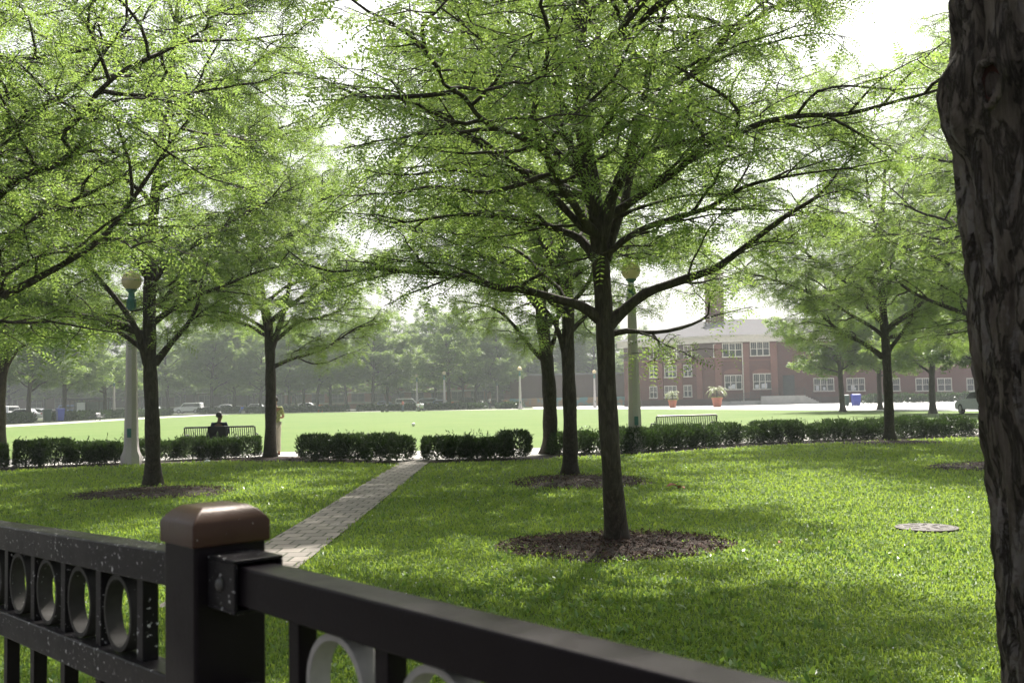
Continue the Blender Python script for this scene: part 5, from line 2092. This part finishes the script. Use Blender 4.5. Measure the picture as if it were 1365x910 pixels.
# long school behind the trees
ls = empty('brick_school', (-22, 205, 0), 0, 'long hazy red brick school with pale stone bands behind the parked cars', 'building')
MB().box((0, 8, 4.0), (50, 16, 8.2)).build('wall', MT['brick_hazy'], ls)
m = MB()
for z in (1.2, 3.3, 6.9):
    m.box((0, -0.06, z), (50.1, 0.12, 0.35))
m.build('band', MT['trim'], ls)
MB().box((0, 8, 8.3), (50.8, 16.8, 0.45)).build('coping', MT['trim'], ls)
fS = Facade((-47, 205), (3, 205))
for k in range(12):
    for z0, z1 in ((1.5, 3.05), (4.2, 6.3)):
        f = window(fS, None, 1.6 + 4.1 * k, 4.0 + 4.1 * k, z0, z1, 2, 0, 'dull_frame')
        reg(f, ls)
        f.matrix_parent_inverse = Matrix.Translation(ls.location).inverted()
# buildings beyond the left street
lb = empty('brown_row_building', (-85, 216, 0), 0, 'long hazy brown brick row of flats behind the left far trees', 'building')
MB().box((0, 8, 4.2), (74, 16, 8.5)).build('wall', MT['brick_dark'], lb)
MB().box((0, 8, 8.6), (74.8, 16.8, 0.4)).build('coping', MT['trim'], lb)
m = MB()
for z in (1.0, 4.0):
    m.box((0, -0.06, z), (74.1, 0.12, 0.3))
m.build('band', MT['concrete_pole'], lb)
fG = Facade((-122, 216), (-48, 216))
for k in range(14):
    for z0, z1 in ((1.5, 3.4), (4.8, 6.8)):
        f = window(fG, None, 2 + 5.2 * k, 4.2 + 5.2 * k, z0, z1, 2, 0, 'dull_frame')
        reg(f, lb)
        f.matrix_parent_inverse = Matrix.Translation(lb.location).inverted()

# bus shelter
bs = empty('bus_shelter', (xat(121, 140), 140, 0), R(0), 'dark framed glass bus shelter beyond the far left hedge', 'bus shelter')
m = MB()
for x in (-2.7, -1.0, 0.8, 2.7):
    m.box((x, 0.9, 1.25), (0.09, 0.09, 2.5))
for x in (-2.7, 2.7):
    m.box((x, -0.5, 1.25), (0.09, 0.09, 2.5))
m.build('frame', MT['rail'], bs)
MB().box((0, 0.2, 2.62), (6.0, 1.9, 0.3)).build('roof', MT['rail'], bs, bevel=0.04)
MB().box((-0.1, 0.9, 1.3), (5.2, 0.02, 1.9)).build('glass', MT['clear'], bs)
m = MB().box((-1.2, -0.4, 1.3), (1.1, 0.14, 1.7))
m.build('poster_case', MT['pale'], bs)
MB().box((0.6, 0.55, 0.5), (2.2, 0.4, 0.06)).build('seat', MT['steel'], bs)

# ------------------------------------------------------------------ cars


def car(kind, loc, rz, mat, label, group):
    root = empty('parked_' + kind, loc, rz, label, kind, group)
    if kind == 'car':
        L, Wd, zs = 4.5, 1.78, (0.28, 0.62, 0.86, 1.44)
        body = [(-2.25, 0.35), (-2.2, 0.28), (2.15, 0.28), (2.25, 0.4), (2.24, 0.68), (1.95, 0.80), (1.05, 0.92), (-1.55, 0.96), (-2.15, 0.92), (-2.25, 0.75)]
        cab = [(-1.75, 0.955), (1.1, 0.915), (0.35, 1.40), (-0.9, 1.45), (-1.35, 1.36)]
        win = [(-1.45, 1.0), (0.85, 0.97), (0.28, 1.34), (-0.85, 1.38), (-1.2, 1.3)]
        wx, wr = (-1.38, 1.4), 0.32
    else:
        L, Wd = 4.9, 1.95
        body = [(-2.45, 0.45), (-2.4, 0.36), (2.35, 0.36), (2.45, 0.5), (2.42, 0.85), (2.2, 1.0), (1.35, 1.10), (-2.4, 1.12), (-2.46, 0.9)]
        cab = [(-2.38, 1.115), (1.4, 1.095), (0.75, 1.78), (0.5, 1.84), (-2.15, 1.86), (-2.3, 1.75)]
        win = [(-2.2, 1.16), (1.15, 1.14), (0.68, 1.66), (-2.1, 1.70)]
        wx, wr = (-1.5, 1.5), 0.37
    m = MB()
    m.prism(body, (0, -Wd / 2, 0), (1, 0, 0), (0, 0, 1), (0, Wd, 0))
    m.build('body', mat, root, bevel=0.07, seg=3)
    m = MB()
    m.prism(cab, (0, -Wd / 2 + 0.13, 0), (1, 0, 0), (0, 0, 1), (0, Wd - 0.26, 0))
    rf = m.build('cabin', mat, root, bevel=0.06, seg=3)
    m = MB()
    m.prism(win, (0, -Wd / 2 + 0.118, 0), (1, 0, 0), (0, 0, 1), (0, Wd - 0.236, 0))
    m.build('side_window', MT['carglass'], rf)
    m = MB()
    a, b = np.array(cab[1]), np.array(cab[2])
    dv = (b - a) / np.linalg.norm(b - a)
    nr = np.array([-dv[1], dv[0]]) * -1
    o = a + dv * 0.1 + nr * 0.012
    m.obox((o[0], -Wd / 2 + 0.22, o[1]), (dv[0] * np.linalg.norm(b - a) * 0.8, 0, dv[1] * np.linalg.norm(b - a) * 0.8), (0, Wd - 0.44, 0), (-nr[0] * 0.02, 0, -nr[1] * 0.02))
    m.build('windscreen', MT['carglass'], rf)
    for x in wx:
        for sy in (-1, 1):
            y = sy * (Wd / 2 - 0.09)
            w = MB().tube([(x, y - 0.11, wr), (x, y + 0.11, wr)], wr, 20).build('wheel', MT['tyre'], root, bevel=0.02)
            MB().tube([(x, y - 0.118, wr), (x, y + 0.118, wr)], wr * 0.6, 14).build('rim', MT['rim'], w)
    for sy in (-1, 1):
        MB().box((body[4][0] - 0.03, sy * (Wd / 2 - 0.3), body[4][1] - 0.06), (0.1, 0.36, 0.13)).build('headlight', MT['lampglass'], root, bevel=0.02)
        MB().box((body[-1][0] + 0.03, sy * (Wd / 2 - 0.25), 0.82), (0.1, 0.25, 0.16)).build('tail_lamp', MT['redlamp'], root, bevel=0.02)
    return root


GC = 'cars parked along the far streets'
protos = {k: car(k, (0, 0, -50), 0, MT['whitecar'], 'x', GC) for k in ('car', 'van')}
used = set()


def park(kind, px, Y, rz, mat, label):
    p = protos[kind]
    if kind not in used:
        used.add(kind)
        c = p
        c.location = (xat(px, Y), Y, 0.012)
        c.rotation_euler = (0, 0, rz)
        c['label'] = label
    else:
        c = dup(p, (xat(px, Y), Y, 0.012), rz, label, GC)
    for nm in ('body', 'cabin'):
        setmat(child(c, nm), mat)
    return c


wc, sv, dk, bl = MT['whitecar'], MT['silver'], MT['darkcar'], MT['bluecar']
park('car', 28, 122, R(175), wc, 'white car nearest the left photo edge beyond the far hedge')
park('car', 52, 134, R(5), sv, 'silver car behind the far left trees, right of a white car')
park('van', 14, 140, R(90), wc, 'white van parked end on at the left photo edge')
park('van', 100, 160, R(10), bl, 'dark blue van seen through the bus shelter')
park('van', 252, 176, R(178), wc, 'white van behind the far hedge left of the seated person')
park('car', 305, 177, R(2), wc, 'white car behind the far hedge right above the seated person')
park('car', 338, 177, R(180), sv, 'silver car left of the hedge gap trunk')
park('car', 405, 177, R(182), wc, 'white sedan right of the standing person')
park('van', 545, 178, R(3), wc, 'white van behind the pink topped far person')
park('van', 566, 186, R(180), sv, 'silver van behind the far lamp post')
park('car', 589, 178, R(0), bl, 'blue car left of the thick forked far tree')
park('van', 630, 178, R(5), dk, 'black van behind the right far trees')
park('car', 657, 180, R(180), dk, 'black car right of a black van near the barrels')
park('car', 515, 180, R(0), bl, 'dark blue car behind the dark stroller')
park('car', 1312, 62.5, R(90), sv, 'silver car end half hidden by the big bark trunk')
park('car', 200, 178, R(180), sv, 'silver car beyond the left lamp post and forked tree')

# ------------------------------------------------------------------ haze
hz = MB().box((0, 300, 14.0), (990, 690, 30)).build('haze', MT['white'])
hz.data.materials.clear()
m_, nt, out = mat_new('haze_air')
pv = N(nt, 'ShaderNodeVolumePrincipled')
pv.inputs['Color'].default_value = (0.74, 0.78, 0.82, 1)
pv.inputs['Density'].default_value = 0.00065
pv.inputs['Anisotropy'].default_value = 0.2
nt.links.new(pv.outputs[0], out.inputs['Volume'])
hz.data.materials.append(m_)
tag(hz, 'pale summer haze hanging over the whole park', 'haze', None, 'stuff')

# ------------------------------------------------------------------ light
SUN_EL, SUN_AZ = R(52), R(14)     # azimuth clockwise from +Y
w = bpy.data.worlds.new('World')
SC.world = w
w.use_nodes = True
nt = w.node_tree
nt.nodes.clear()
wo = nt.nodes.new('ShaderNodeOutputWorld')
bg = nt.nodes.new('ShaderNodeBackground')
sk = nt.nodes.new('ShaderNodeTexSky')
sk.sky_type = 'NISHITA'
sk.sun_disc = False
sk.sun_elevation = SUN_EL
sk.sun_rotation = SUN_AZ
sk.air_density = 1.0
sk.dust_density = 6.0
sk.ozone_density = 1.0
hs = nt.nodes.new('ShaderNodeHueSaturation')
hs.inputs['Saturation'].default_value = 0.3
nt.links.new(sk.outputs[0], hs.inputs['Color'])
nt.links.new(hs.outputs[0], bg.inputs[0])
bg.inputs[1].default_value = 0.09
nt.links.new(bg.outputs[0], wo.inputs[0])
sl = bpy.data.lights.new('sun', 'SUN')
sl.energy = 4.2
sl.angle = R(0.6)
sl.color = (1.0, 0.95, 0.86)
so = bpy.data.objects.new('sun', sl)
COL.objects.link(so)
sd = Vector((math.sin(SUN_AZ) * math.cos(SUN_EL), math.cos(SUN_AZ) * math.cos(SUN_EL), math.sin(SUN_EL)))
so.rotation_euler = sd.to_track_quat('Z', 'Y').to_euler()
so.location = (0, 0, 40)

vs_ = SC.view_settings
vs_.view_transform = 'Standard'
vs_.look = 'None'
vs_.exposure = 1.42
vs_.gamma = 1.0
vs_.use_curve_mapping = False
cy = SC.cycles
cy.use_denoising = True
cy.max_bounces = 7
cy.diffuse_bounces = 3
cy.glossy_bounces = 2
cy.transmission_bounces = 4
cy.volume_bounces = 1
cy.use_adaptive_sampling = True
cy.adaptive_threshold = 0.02
cy.sample_clamp_indirect = 8
cy.caustics_reflective = False
cy.caustics_refractive = False
